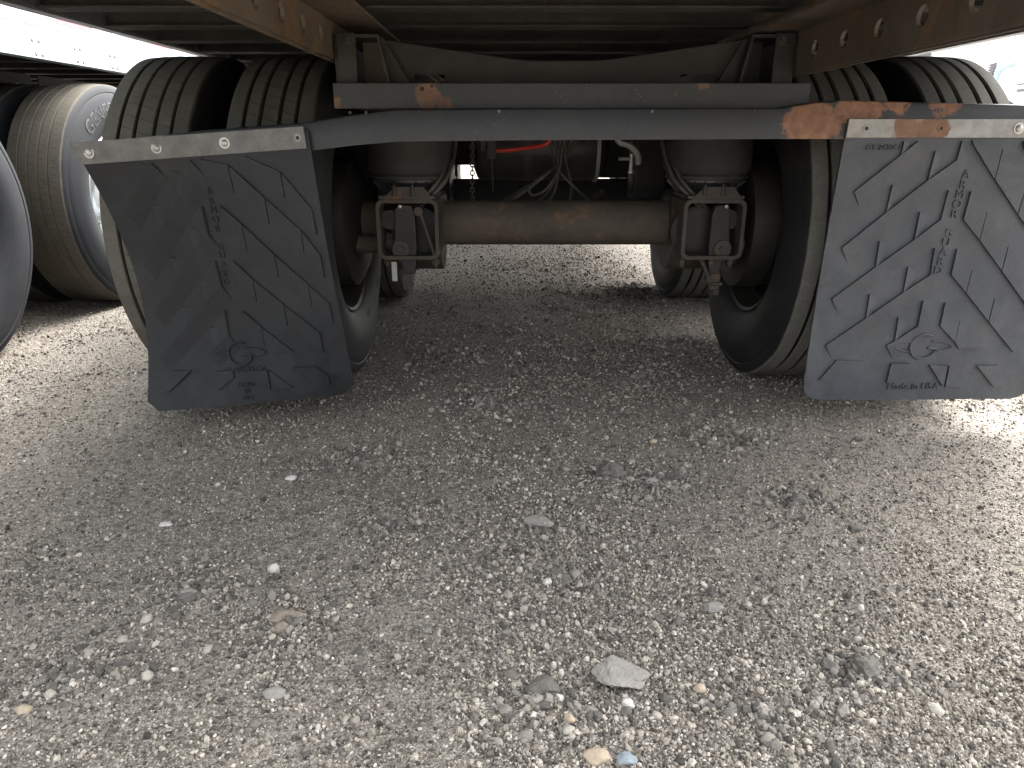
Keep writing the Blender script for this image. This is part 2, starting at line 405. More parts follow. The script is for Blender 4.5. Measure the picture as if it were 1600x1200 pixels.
V = np.stack([gx, gy, gz], -1).reshape(-1, 3); nx, ny = len(xs), len(ys)
I = (np.arange(ny - 1)[:, None] * nx + np.arange(nx - 1)[None, :]).reshape(-1)
Fq = np.stack([I, I + 1, I + 1 + nx, I + nx], -1)
me = bpy.data.meshes.new('ground'); me.vertices.add(len(V)); me.vertices.foreach_set('co', V.ravel())
me.loops.add(Fq.size); me.loops.foreach_set('vertex_index', Fq.ravel()); me.polygons.add(len(Fq))
me.polygons.foreach_set('loop_start', np.arange(0, Fq.size, 4)); me.polygons.foreach_set('loop_total', np.full(len(Fq), 4))
me.polygons.foreach_set('use_smooth', np.ones(len(Fq), bool)); me.update(); me.validate()
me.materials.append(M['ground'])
ground = bpy.data.objects.new('ground', me); COL.objects.link(ground)
tag(ground, 'compacted grey brown gravel yard surface under the trailers', 'ground', kind='structure')

# ------------------------------------------------------------------ tyres and wheels (axle along x, local coordinates)
def tyre_profile(groove=.013, gw=.0055, gpos=(-.070, -.026, .026, .070), tw=.112):
    def crown(x): return .510 - .0045 * (x / tw) ** 2
    side = [(.088, .288), (.104, .292), (.118, .305), (.131, .335), (.1385, .365), (.140, .390), (.1375, .415), (.132, .442), (.127, .4655), (.1245, .470), (.1265, .473), (.1235, .486), (.119, .496), (tw, crown(tw))]
    pr = [(-x, r) for x, r in side]
    for g in gpos:
        c = crown(g)
        pr += [(g - gw - .0012, c), (g - gw, c - .002), (g - gw * .7, c - groove), (g + gw * .7, c - groove), (g + gw, c - .002), (g + gw + .0012, c)]
    pr += side[::-1]
    return pr
SIDEPTS = [(.288, .088), (.292, .104), (.305, .118), (.335, .131), (.365, .1385), (.39, .14), (.415, .1375), (.442, .132), (.4655, .127), (.486, .1235)]
def side_x(r):
    for (a, xa), (b, xb) in zip(SIDEPTS, SIDEPTS[1:]):
        if r <= b: return xa + (xb - xa) * (r - a) / (b - a)
    return .12
AXZ = .498
def make_tyre(mat, letters=None, groove=.013, gw=.0055, gpos=(-.070, -.026, .026, .070), side=1):
    mb = MB(); mb.lathe(tyre_profile(groove, gw, gpos), (0, 0, 0), 'x', 112)
    mats = [mat]
    if letters:
        mats.append('letter' if side > 0 else 'letter')
        for word, size, r0, a0, mi, raise_ in letters:
            vs, fs = text2d(word, size, .0)
            def mp(u, v, dd):
                r = r0 + v; a = a0 + u / r0 * (-side)
                return (side * (side_x(r) + dd), -math.sin(a) * r, math.cos(a) * r)
            V_, F_ = solid_from_flat(vs, fs, mp, -.003, raise_)
            mb.add(V_, F_, mi)
    out = []
    for (x, y, z) in mb.v:                     # loaded flat spot where the tyre stands
        zl = -(AXZ + .006)
        if z < zl: z = zl
        if z < -.33 and abs(x) > .1: x *= 1 + .05 * min(1, (-.33 - z) / .1)
        out.append((x, y, z))
    mb.v = out
    o = mb.build('tyre', mats, None, True, origin=(0, 0, 0)); me = o.data; bpy.data.objects.remove(o); return me
def make_rim(mat, dish):
    """22.5 inch steel disc wheel; dish = side (+1/-1) where the disc sits"""
    mb = MB()
    mb.lathe([(-.108, .296), (-.114, .290), (-.108, .281), (-.085, .276), (-.06, .274), (-.04, .258), (.03, .258), (.06, .274), (.085, .276), (.108, .281), (.114, .290), (.108, .296)], (0, 0, 0), 'x', 64)
    N = 60; rings = [(.045, .262), (.058, .245), (.074, .23), (.084, .19), (.088, .165), (.088, .105)]
    base = len(mb.v); vs = []
    for (t, r) in rings:
        for i in range(N): a = 6.283185 * i / N; vs.append((dish * t, r * math.sin(a), r * math.cos(a)))
    fs = []
    for j in range(len(rings) - 1):
        for i in range(N):
            if j == 2 and i % 6 in (2, 3): continue            # ten hand holes
            fs.append((j * N + i, j * N + (i + 1) % N, (j + 1) * N + (i + 1) % N, (j + 1) * N + i))
    mb.add(vs, fs)
    o = mb.build('wheel', [mat], None, True, origin=(0, 0, 0)); me = o.data; bpy.data.objects.remove(o); return me
tw_letters = [('GENERAL', .084, .372, .26, 1, .0022)]
T_sipe = make_tyre('tyre_sipe', groove=.011, gw=.0042)
T_plain = make_tyre('tyre_plain', gw=.006)
T_rib = make_tyre('tyre_grey', [('RIB', .05, .365, -2.28, 1, .0016), ('295/75', .018, .335, -2.85, 1, .0010)])
T_worn = make_tyre('tyre_worn', tw_letters, .006, .003, (-.063, -.021, .021, .063))
RIM = {(m, d_): make_rim(m, d_) for m in ('cast', 'white_rim') for d_ in (1, -1)}
def hub_mesh(side):
    mb = MB(); mb.lathe([(0, .10), (side * .02, .105), (side * .05, .092), (side * .10, .082), (side * .105, .06), (side * .108, 0)], (0, 0, 0), 'x', 28)
    o = mb.build('hub', ['alu'], None, True, origin=(0, 0, 0)); me = o.data; bpy.data.objects.remove(o); return me
HUB = {1: hub_mesh(1), -1: hub_mesh(-1)}
def nut_mesh():
    mb = MB(); mb.cyl((0, 0, 0), (.026, 0, 0), .017, n=6); mb.cyl((.026, 0, 0), (.036, 0, 0), .010, n=8)
    o = mb.build('lug_nut', ['bolt'], None, False, origin=(0, 0, 0)); me = o.data; bpy.data.objects.remove(o); return me
NUT = nut_mesh()
def drum_mesh():
    mb = MB(); mb.lathe([(-.10, .0), (-.10, .19), (-.095, .208), (-.02, .212), (-.02, .205), (.06, .205), (.09, .15), (.09, .0)], (0, 0, 0), 'x', 40)
    o = mb.build('brake_drum', ['cast'], None, True, origin=(0, 0, 0)); me = o.data; bpy.data.objects.remove(o); return me
DRUM = drum_mesh()
def dual(root, cx, ay, side, t_in, t_out, rim='cast', nuts=False):
    """the two wheels at one axle end; side = +1 right, -1 left"""
    xi, xo = cx + side * .782, cx + side * 1.112
    wi = link('wheel', RIM[(rim if nuts else 'cast', side)], root, (xi, ay, AXZ)); link('tyre', t_in, wi, (xi, ay, AXZ))
    link('brake_drum', DRUM, wi, (xi - side * .07, ay, AXZ))
    wo = link('wheel', RIM[(rim, -side)], root, (xo, ay, AXZ)); link('tyre', t_out, wo, (xo, ay, AXZ))
    link('hub', HUB[side], wo, (xo - side * .09, ay, AXZ))
    if nuts:
        for i in range(10):
            a = 6.283 * (i + .5) / 10
            link('lug_nut', NUT, wo, (xo - side * .088, ay + .1425 * math.sin(a), AXZ + .1425 * math.cos(a)))
    return wi, wo

# ------------------------------------------------------------------ the trailer we stand behind
CX, AY, AY2 = .14, 2.43, 3.675
TR = empty('semi_trailer', (CX, AY, 0))
tag(TR, 'semi-trailer seen from underneath at its rear, rusty rails above an axle and two mud flaps', 'trailer')
Y0, Y1, HW = .84, 8.0, 1.295
FZ = 1.06                                       # underside of the cross members
MB().box(CX - HW + .03, CX + HW - .03, Y0, Y1, FZ + .105, FZ + .15).build('deck', 'floor_steel', TR)  # flat deck without walls; its unseen ends are placed for the light underneath
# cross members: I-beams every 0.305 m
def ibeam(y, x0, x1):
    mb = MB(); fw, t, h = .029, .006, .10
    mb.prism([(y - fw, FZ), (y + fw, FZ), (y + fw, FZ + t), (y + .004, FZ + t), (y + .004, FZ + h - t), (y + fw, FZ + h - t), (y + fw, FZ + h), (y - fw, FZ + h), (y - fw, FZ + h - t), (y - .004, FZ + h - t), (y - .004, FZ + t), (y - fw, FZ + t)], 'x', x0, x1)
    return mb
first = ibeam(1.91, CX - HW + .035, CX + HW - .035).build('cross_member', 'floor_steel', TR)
k = 0
for n in range(-12, 40):
    if n == 0: continue
    y = 1.91 + n * .305
    if Y0 + .05 < y < Y1 - .05: shift_copy(first, (0, n * .305, 0))
for sx in (-1, 1):
    x = CX + sx * HW
    mb = MB(); a, b = sorted((x, x - sx * .028)); zl = FZ - .004 if sx < 0 else FZ - .018; mb.box(a, b, Y0, Y1, zl, FZ + .16)
    a, b = sorted((x - sx * .0283, x - sx * .034)); mb.box(a, b, Y0, Y1, zl, zl + .012)
    mb.build('side_rail', 'alu', TR)

def perforated(mb, axis_x, y0, y1, z0, z1, th, holes, hr, hz, slot=1.):
    """vertical plate in the YZ plane with round holes, thickness th towards +x"""
    cuts = [y0] + [(a + b) / 2 for a, b in zip(holes, holes[1:])] + [y1]
    n = 16
    for i, hy in enumerate(holes):
        a, b = cuts[i], cuts[i + 1]
        ring = []; outer = []
        for q in range(n):
            t = 6.283185 * (q + .5) / n; cy, cz = math.cos(t), math.sin(t)
            ring.append((hy + hr * cy, hz + hr * slot * cz))
        def edge(cy, cz):
            ty = ((b - hy) if cy > 0 else (a - hy)) / cy; tz = ((z1 - hz) if cz > 0 else (z0 - hz)) / cz; return min(ty, tz)
        outer = []
        for q in range(n):
            t = 6.283185 * (q + .5) / n; cy, cz = math.cos(t), math.sin(t); e = edge(cy, cz); outer.append((hy + e * cy, hz + e * cz))
        corners = [(b, z1), (a, z1), (a, z0), (b, z0)]
        for X in (axis_x, axis_x + th):
            vs = [(X, y, z) for y, z in ring + outer + corners]
            fs = []
            for q in range(n):
                r = (q + 1) % n; fs.append((q, r, n + r, n + q))
                y_, z_ = outer[q]; y2, z2 = outer[r]
                if abs(y_ - y2) > 1e-6 and abs(z_ - z2) > 1e-6:
                    ci = min(range(4), key=lambda c: math.hypot(corners[c][0] - (y_ + y2) / 2, corners[c][1] - (z_ + z2) / 2))
                    fs.append((n + q, n + r, 2 * n + ci))
            mb.add(vs, fs)
        vs = [(axis_x, y, z) for y, z in ring] + [(axis_x + th, y, z) for y, z in ring]
        mb.add(vs, [(q, (q + 1) % n, n + (q + 1) % n, n + q) for q in range(n)])
    mb.add([(axis_x, y0, z0), (axis_x + th, y0, z0), (axis_x + th, y1, z0), (axis_x, y1, z0)], [(0, 1, 2, 3)])
    mb.add([(axis_x, y0, z0), (axis_x + th, y0, z0), (axis_x + th, y0, z1), (axis_x, y0, z1)], [(0, 1, 2, 3)])
    return mb
# body rails the slider runs in
RW = .578
for sx, mat in ((-1, 'rail_rust'), (1, 'rail_dark')):
    x = CX + sx * RW; mb = MB()
    holes = [.917 + .1524 * i for i in range(20)]
    zb, zt = (.956, 1.042) if sx < 0 else (.920, 1.018)
    perforated(mb, x if sx > 0 else x - .008, Y0 + .02, 4.0, zb, zt, .008, holes, .019, (zb + zt) / 2)
    xa, xb = sorted((x - sx * .105, x + sx * .008)); mb.box(xa, xb, Y0 + .02, 4.0, zt + .0003, zt + .008)       # top flange, turned in
    xa, xb = sorted((x + sx * .0083, x + sx * .016)); mb.box(xa, xb, Y0 + .02, 4.0, zb - .004, zb + .010)         # rolled lower edge
    xa, xb = sorted((x - sx * .05, x + sx * .008)); mb.box(xa, xb, Y0 + .02, 4.0, zt + .0085, FZ - .001)        # riser to the cross members
    mb.build('body_rail', mat, TR)

# ---- slider frame
for sx in (-1, 1):
    xo = CX + sx * (RW - .003); xi = CX + sx * (RW - .115)
    mb = MB(); a, b = sorted((xo, xo - sx * .008)); mb.box(a, b, 1.945, 4.6, .845, 1.012)
    a, b = sorted((xo - sx * .0083, xi)); mb.box(a, b, 1.945, 4.6, 1.0045, 1.012)
    mb.box(a, b, 1.945, 4.6, .845, .853)
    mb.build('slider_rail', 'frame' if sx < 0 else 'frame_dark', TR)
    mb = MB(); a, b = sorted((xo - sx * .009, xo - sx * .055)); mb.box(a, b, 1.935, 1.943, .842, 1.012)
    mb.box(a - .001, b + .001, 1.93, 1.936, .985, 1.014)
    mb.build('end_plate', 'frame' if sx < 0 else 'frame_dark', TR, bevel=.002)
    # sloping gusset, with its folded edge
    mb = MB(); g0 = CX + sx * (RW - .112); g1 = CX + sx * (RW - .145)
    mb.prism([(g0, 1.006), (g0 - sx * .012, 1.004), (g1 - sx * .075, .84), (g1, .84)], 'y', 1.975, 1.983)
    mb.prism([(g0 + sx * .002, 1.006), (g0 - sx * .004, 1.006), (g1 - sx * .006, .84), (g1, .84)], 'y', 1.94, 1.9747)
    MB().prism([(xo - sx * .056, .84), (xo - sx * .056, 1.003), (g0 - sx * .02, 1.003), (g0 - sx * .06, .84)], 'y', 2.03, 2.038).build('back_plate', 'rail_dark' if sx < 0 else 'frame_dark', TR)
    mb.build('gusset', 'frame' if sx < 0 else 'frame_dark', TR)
    mb = MB(); p = Vector((CX + sx * (RW - .045), 1.925, .998)); mb.cyl(p, p + Vector((0, .02, 0)), .012, n=6); mb.cyl(p - Vector((0, .012, 0)), p, .006, n=8)
    mb.build('bolt', 'arm', TR)
# rear cross plate of the slider: a shallow V top edge with two lightening holes
def vplate():
    mb = MB(); Y = 2.0; bw = CX - RW + .12; be = CX + RW - .12
    def top(x): return .955 + max(0, (abs(x - CX) - .09) / (RW - .21)) * .05
    hx = [(-.245, -.165), (.445, .535)]
    xsn = sorted(set([bw, be] + [v for h in hx for v in h] + list(np.linspace(bw + .02, be - .02, 18))))
    for a, b in zip(xsn, xsn[1:]):
        m = (a + b) / 2; inh = any(h0 - 1e-6 <= a and b <= h1 + 1e-6 for h0, h1 in hx)
        for Yf, Yb in ((Y, Y + .007),):
            zb = .925 if inh else .83
            mb.add([(a, Yf, zb), (b, Yf, zb), (b, Yf, top(b)), (a, Yf, top(a)), (a, Yb, zb), (b, Yb, zb), (b, Yb, top(b)), (a, Yb, top(a))],
                   [(0, 1, 2, 3), (4, 5, 6, 7), (3, 2, 6, 7), (0, 1, 5, 4)])
            if inh: mb.add([(a, Yf, .83), (b, Yf, .83), (b, Yf, .872), (a, Yf, .872)], [(0, 1, 2, 3)])
            # top flange
            mb.add([(a, Yb, top(a)), (b, Yb, top(b)), (b, Yb + .06, top(b)), (a, Yb + .06, top(a)), (a, Yb, top(a) - .006), (b, Yb, top(b) - .006), (b, Yb + .06, top(b) - .006), (a, Yb + .06, top(a) - .006)],
                   [(0, 1, 2, 3), (4, 5, 6, 7), (2, 3, 7, 6)])
    return mb
vp = vplate().build('cross_plate', 'frame', TR)
for (x, z) in ((-.36 + .12, .965), (-.11, .95), (.42, .95), (.56, .96)):
    MB().cyl((x, 1.997, z), (x, 2.002, z), .005, n=8).build('hole', 'letter', TR) if False else None
# lower rear plate in front of it
MB().box(CX - RW + .004, CX + RW + .026, 1.893, 1.90, .838, .897).box(CX - RW + .004, CX + RW + .026, 1.9003, 1.94, .89, .897).build('rear_plate', 'plate', TR, bevel=.0015)
for (x, z) in ((-.214, .884), (-.19, .89)):
    MB().cyl((x, 1.8915, z), (x, 1.894, z), .0055 if x < -.2 else .004, n=10).build('bolt_hole', 'letter', TR)
# mud flap hanger bar: angle section swept along a path, bent down at its left end
path = [(-1.065, 1.845, .712, .040), (-1.045, 1.84, .706, .046), (-.95, 1.838, .712, .052), (-.75, 1.835, .727, .060), (-.50, 1.832, .738, .066), (-.38, 1.831, .752, .070), (-.27, 1.83, .761, .0735), (.0, 1.83, .7635, .0735), (.35, 1.83, .7655, .072), (.66, 1.83, .767, .071), (.74, 1.83, .767, .083), (.80, 1.83, .767, .088), (1.0, 1.83, .767, .083), (1.25, 1.83, .767, .078), (1.50, 1.83, .768, .076)]
dense = []
for a, b in zip(path, path[1:]):
    for i in range(6): t = i / 6; t2 = t; dense.append(tuple(p + (q - p) * t2 for p, q in zip(a, b)))
dense.append(path[-1])
mb = MB(); vs = []
for i, (x, y, z, h) in enumerate(dense):
    wob = .0015 * mnoise.noise(Vector((x * 7, 3, 1)))
    r = .006; dpt = .055 * min(1, .35 + (x + 1.065) * 12)
    vs += [(x, y + wob, z), (x, y + wob, z + h - r), (x, y + r * .3 + wob, z + h - r * .3), (x, y + r + wob, z + h), (x, y + dpt, z + h + .002), (x, y + dpt, z + h - .006), (x, y + .009, z + h - .008), (x, y + .007 + wob, z)]
n = 8; fs = [(i * n + j, i * n + (j + 1) % n, (i + 1) * n + (j + 1) % n, (i + 1) * n + j) for i in range(len(dense) - 1) for j in range(n)]
fs += [tuple(range(n)), tuple(range((len(dense) - 1) * n, len(dense) * n))]
mb.add(vs, fs); hanger = mb.build('flap_hanger', 'bar', TR, True)
for px in (547, 432, 572, 655, 780, 1019, 1178):
    yy = 174 if px > 560 else 176
    p = atY(px, yy if px > 600 else (176 if px > 500 else 184), 1.829)
    MB().cyl(p + Vector((0, -.003, 0)), p + Vector((0, .004, 0)), .0038, n=8).build('rivet', 'zinc_old' if px in (780, 1019) else 'arm', hanger)

# ---- mud flaps
def flap_map_right(u, v, d):                    # u 0..1 across, v 0..1 down, d towards the viewer (m)
    X = .818 + .605 * u - .012 * v * (1 - u); Z = .812 - .722 * v
    return Vector((X, 1.824 - d + .012 * math.sin(v * 2.6) + .004 * math.sin(u * 5 + v * 3), Z))
def flap_map_left(u, v, d):
    zt = .748 + (.786 - .748) * u               # hangs from the bent bar
    X = -1.060 + .575 * u + v * (.052 + .010 * u) + .035 * math.sin(math.pi * v) * (1 - u) ** 2 * .8 + .05 * v * (1 - v) * (1 - u)
    zb = .048 + (.102 - .048) * u
    Z = zt + (zb - zt) * v
    Y = 1.822 - d + .05 * math.sin(math.pi * v) * (1 - u) - .02 * math.sin(math.pi * v) * u + .015 * v + .006 * math.sin(u * 6 + v * 2)
    return Vector((X, Y, Z))
def fuv(x, y):
    """traced spot on the flap -> flap coordinates (u across, v down)"""
    v = (y - 67) / 1058.; xl, xr = 295 - 160 * v, 1200 - 240 * v
    return (x - xl) / (xr - xl), v
def shrink(poly, q=.97):
    cu = sum(p[0] for p in poly) / len(poly); cv = sum(p[1] for p in poly) / len(poly)
    return [(cu + (u - cu) * q, cv + (v - cv) * q) for u, v in poly]
def chevrons():
    """moulded arrow pattern: wedge ledges on one half, flat raised blocks on the other; (polygon, ledge?)"""
    P = []
    lines = [[(325, 315), (490, 187), (550, 140)], [(285, 520), (443, 390), (590, 275), (690, 205), (707, 140)],
             [(250, 715), (408, 592), (547, 488), (640, 415), (665, 310)], [(225, 900), (372, 790), (508, 688), (605, 620), (620, 520)], [(445, 897), (475, 880), (560, 820), (580, 720)]]
    for ln in lines:
        for a, b in zip(ln, ln[1:]):
            off = (26, 62) if b[0] - a[0] > 60 or a[1] - b[1] < 75 else (6, 2)
            P.append(([fuv(*a), fuv(*b), fuv(b[0] + off[0], b[1] + off[1]), fuv(a[0] + off[0], a[1] + off[1])], True))
    for a, b in (((490, 187), (498, 140)), ((443, 390), (463, 292)), ((590, 275), (613, 175)), ((408, 592), (422, 495)), ((547, 488), (565, 388)), ((372, 790), (387, 697)), ((508, 688), (525, 592)), ((475, 880), (490, 787))):
        P.append(([fuv(*a), fuv(*b), fuv(b[0] + 34, b[1] + 8), fuv(a[0] + 34, a[1] - 28)], True))
    dark = [[(760, 40), (850, 165), (940, 295), (1030, 425), (1100, 525)], [(745, 310), (803, 385), (885, 510), (970, 635), (1030, 722)], [(700, 520), (755, 600), (840, 710), (935, 840)], [(940, 60), (1040, 205), (1140, 350)]]
    brit = [[(745, 150), (827, 272), (915, 395), (1005, 520), (1075, 617)], [(720, 415), (780, 490), (865, 605), (950, 725), (1008, 810)], [(680, 620), (735, 690), (820, 803), (915, 930)], [(925, 160), (1018, 305), (1115, 450)]]
    for d_, b_ in zip(dark, brit):
        for k_ in range(len(d_) - 1):
            q = [fuv(*d_[k_]), fuv(*d_[k_ + 1]), fuv(*b_[k_ + 1]), fuv(*b_[k_])]
            q = [(min(u, .965), max(v, .066)) for u, v in q]
            P.append((shrink(q), False))
    for poly in ([(660, 725), (713, 797), (695, 885), (640, 820)], [(713, 797), (800, 910), (710, 912), (695, 885)],
                 [(265, 957), (355, 960), (240, 1045), (195, 1043)], [(460, 970), (530, 970), (527, 1000), (440, 1055)], [(600, 975), (668, 980), (652, 1066), (648, 1066)],
                 [(674, 980), (740, 1070), (657, 1070)], [(775, 980), (860, 982), (893, 1030), (885, 1072), (838, 1070)]):
        P.append((shrink([fuv(*q) for q in poly]), False))
    return P
def subdivide_poly(poly, n=5):
    """quad or fan polygons -> small flat mesh that can follow the flap's curve"""
    bm = bmesh.new(); vs = [bm.verts.new((u, v, 0)) for u, v in poly]
    try: bm.faces.new(vs)
    except ValueError: bm.free(); return [], []
    bmesh.ops.remove_doubles(bm, verts=bm.verts[:], dist=1e-5)
    bmesh.ops.triangulate(bm, faces=bm.faces[:])
    bmesh.ops.subdivide_edges(bm, edges=[e for e in bm.edges if e.calc_length() > .08], cuts=2, use_grid_fill=True)
    bm.verts.ensure_lookup_table(); bm.verts.index_update()
    V_ = [(v.co.x, v.co.y) for v in bm.verts]; F_ = [tuple(q.index for q in f.verts) for f in bm.faces]; bm.free(); return V_, F_
def make_flap(mp, mat, label, cut, words):
    # sheet with cut lower corners
    nu, nv = 30, 36; mb = MB(); V_ = []; idx = {}
    def clampc(u, v):
        cu, cv = cut
        if v > 1 - cv:
            t = (v - (1 - cv)) / cv; lim = cu * (t if cut[2] == 0 else 1 - math.sqrt(max(0, 1 - t * t)))
            u = min(max(u, lim), 1 - lim)
        return u, v
    cu, cv, _ = cut; cut2 = cut
    cut = (cu, cv); 
    def cl(u, v):
        if v > 1 - cv:
            t = (v - (1 - cv)) / cv; lim = cu * (t if _ == 0 else 1 - math.sqrt(max(0, 1 - t * t)))
            u = lim + u * (1 - 2 * lim)
        return u, v
    vsn = list(np.linspace(0, 1 - cv, nv - 6)) + list(np.linspace(1 - cv, 1, 8))[1:]
    flat = [cl(u, v) for v in vsn for u in np.linspace(0, 1, nu)]
    m = nu; fl = [(j * m + i, j * m + i + 1, (j + 1) * m + i + 1, (j + 1) * m + i) for j in range(len(vsn) - 1) for i in range(m - 1)]
    def jit(u, v, dd):
        p = mp(u, v, dd)
        if u < .01 or u > .99: p.x += .0022 * mnoise.noise(Vector((v * 30, u * 9, 2)))
        if v > .99: p.z += .002 * mnoise.noise(Vector((u * 30, 5, 2)))
        return p
    V_, F_ = solid_from_flat(flat, fl, jit, -.008, 0)
    nn = len(flat); F_ += [tuple(i for i in reversed(f)) for f in fl]
    mb.add(V_, F_); fo = mb.build('mud_flap', mat, TR, True); fo['label'] = label
    for poly, ledge in chevrons():
        if ledge:                               # full height along its first edge, running out to nothing
            (a0, a1, a2, a3) = poly; ptsf = []; nn_ = 6
            for i_ in range(nn_ + 1):
                t = i_ / nn_; ptsf.append(((a0[0] + (a1[0] - a0[0]) * t, a0[1] + (a1[1] - a0[1]) * t), (a3[0] + (a2[0] - a3[0]) * t, a3[1] + (a2[1] - a3[1]) * t)))
            vs_ = [mp(*p, .007) for p, q in ptsf] + [mp(*q, .0002) for p, q in ptsf] + [mp(*p, -.001) for p, q in ptsf]; m_ = nn_ + 1
            fs_ = [(i_, i_ + 1, m_ + i_ + 1, m_ + i_) for i_ in range(nn_)] + [(i_, i_ + 1, 2 * m_ + i_ + 1, 2 * m_ + i_) for i_ in range(nn_)]
            fs_ += [(0, m_, 2 * m_), (nn_, m_ + nn_, 2 * m_ + nn_)]
            MB().add(vs_, fs_).build('panel', mat, fo); continue
        a, b = subdivide_poly(poly)
        if not a: continue
        V_, F_ = solid_from_flat(a, b, mp, -.001, .007)
        MB().add(V_, F_).build('panel', mat, fo)
    for (word, size, u0, v0, stack) in words:
        if stack:
            for i, ch in enumerate(word):
                if ch == ' ': continue
                a, b = text2d(ch, size); V_, F_ = solid_from_flat(a, b, lambda x, y, dd: mp(u0 + x / .6 - .003 * i, v0 + i * .0330 - y / .72, dd), -.001, .0036)
                MB().add(V_, F_).build('letter', mat, fo)
        else:
            a, b = text2d(word, size); V_, F_ = solid_from_flat(a, b, lambda x, y, dd: mp(u0 + x / .6, v0 - y / .72, dd), -.001, .0035)
            MB().add(V_, F_).build('lettering', mat, fo)
    # emblem: a ring-shaped G with an orbit band and wings
    mb = MB(); uc, vc = .49, .79
    def ringpts(ru, rv, a0, a1, nseg=22): return [(uc + ru * math.cos(R(a0 + (a1 - a0) * i / nseg)), vc - rv * math.sin(R(a0 + (a1 - a0) * i / nseg))) for i in range(nseg + 1)]
    mb.tube([mp(u, v, .0045) for u, v in ringpts(.058, .046, 60, 350)] + [mp(uc + .02, vc + .004, .0045)], .0032, 6, smooth=0)
    mb.tube([mp(u, v, .0045) for u, v in ringpts(.125, .022, -60, 75)], .0022, 6, smooth=0)
    mb.tube([mp(u, v, .0045) for u, v in ringpts(.125, .022, 110, 245)], .0022, 6, smooth=0)
    mb.build('emblem', mat, fo)
    return fo
FL = make_flap(flap_map_left, 'flap_dark', 'dull black mud flap hanging askew from the bent end of its hanger', (.06, .04, 0),
               [('GLOBETECH', .022, .5, .865, 0), ('MADE', .018, .5, .925, 0), ('IN', .018, .5, .952, 0), ('USA', .018, .5, .979, 0), ('ARMOR GUARD', .026, .515, .19, 1)])
FR = make_flap(flap_map_right, 'flap_sheen', 'blue-grey mud flap hanging straight below the rusty hanger end', (.07, .055, 1),
               [('Made in USA', .026, .48, .957, 0), ('GT-2430CU', .0185, .17, .097, 0), ('ARMOR GUARD', .029, .518, .19, 1)])
def strip(fo, mp, u0, u1, v0, v1, bolts, mat='zinc'):
    a = [(u, v) for v in (v0, v1) for u in np.linspace(u0, u1, 12)]; b = [(i, i + 1, 13 + i, 12 + i) for i in range(11)]
    V_, F_ = solid_from_flat(a, b, mp, .0005, .006); MB().add(V_, F_).build('clamp_strip', mat, fo)
    for u, kind in bolts:
        p = mp(u, (v0 + v1) / 2, .006)
        if kind == 'bolt':
            mb = MB(); mb.lathe([(.0, .0), (.0, .0095), (-.003, .0090), (-.006, .006), (-.007, 0)], p + Vector((0, 0, 0)), 'y', 14)
            mb.lathe([(.001, .013), (-.0012, .013), (-.0012, .0)], p, 'y', 14); mb.build('bolt', 'bolt', fo, True)
        else:
            MB().cyl(p + Vector((0, .004, 0)), p + Vector((0, -.0008, 0)), .0045, n=12).build('bolt_hole', 'letter', fo)
            MB().lathe([(-.0012, .0045), (-.0015, .009), (.002, .0095)], p, 'y', 14).build('washer', 'zinc', fo)
strip(FL, flap_map_left, -.004, .985, -.015, .058, [(.055, 'bolt'), (.345, 'bolt'), (.645, 'bolt'), (.955, 'hole')], 'zinc_old')
strip(FR, flap_map_right, .0, 1.01, .0, .058, [(.075, 'hole'), (.375, 'hole'), (.68, 'bolt'), (.95, 'bolt')])

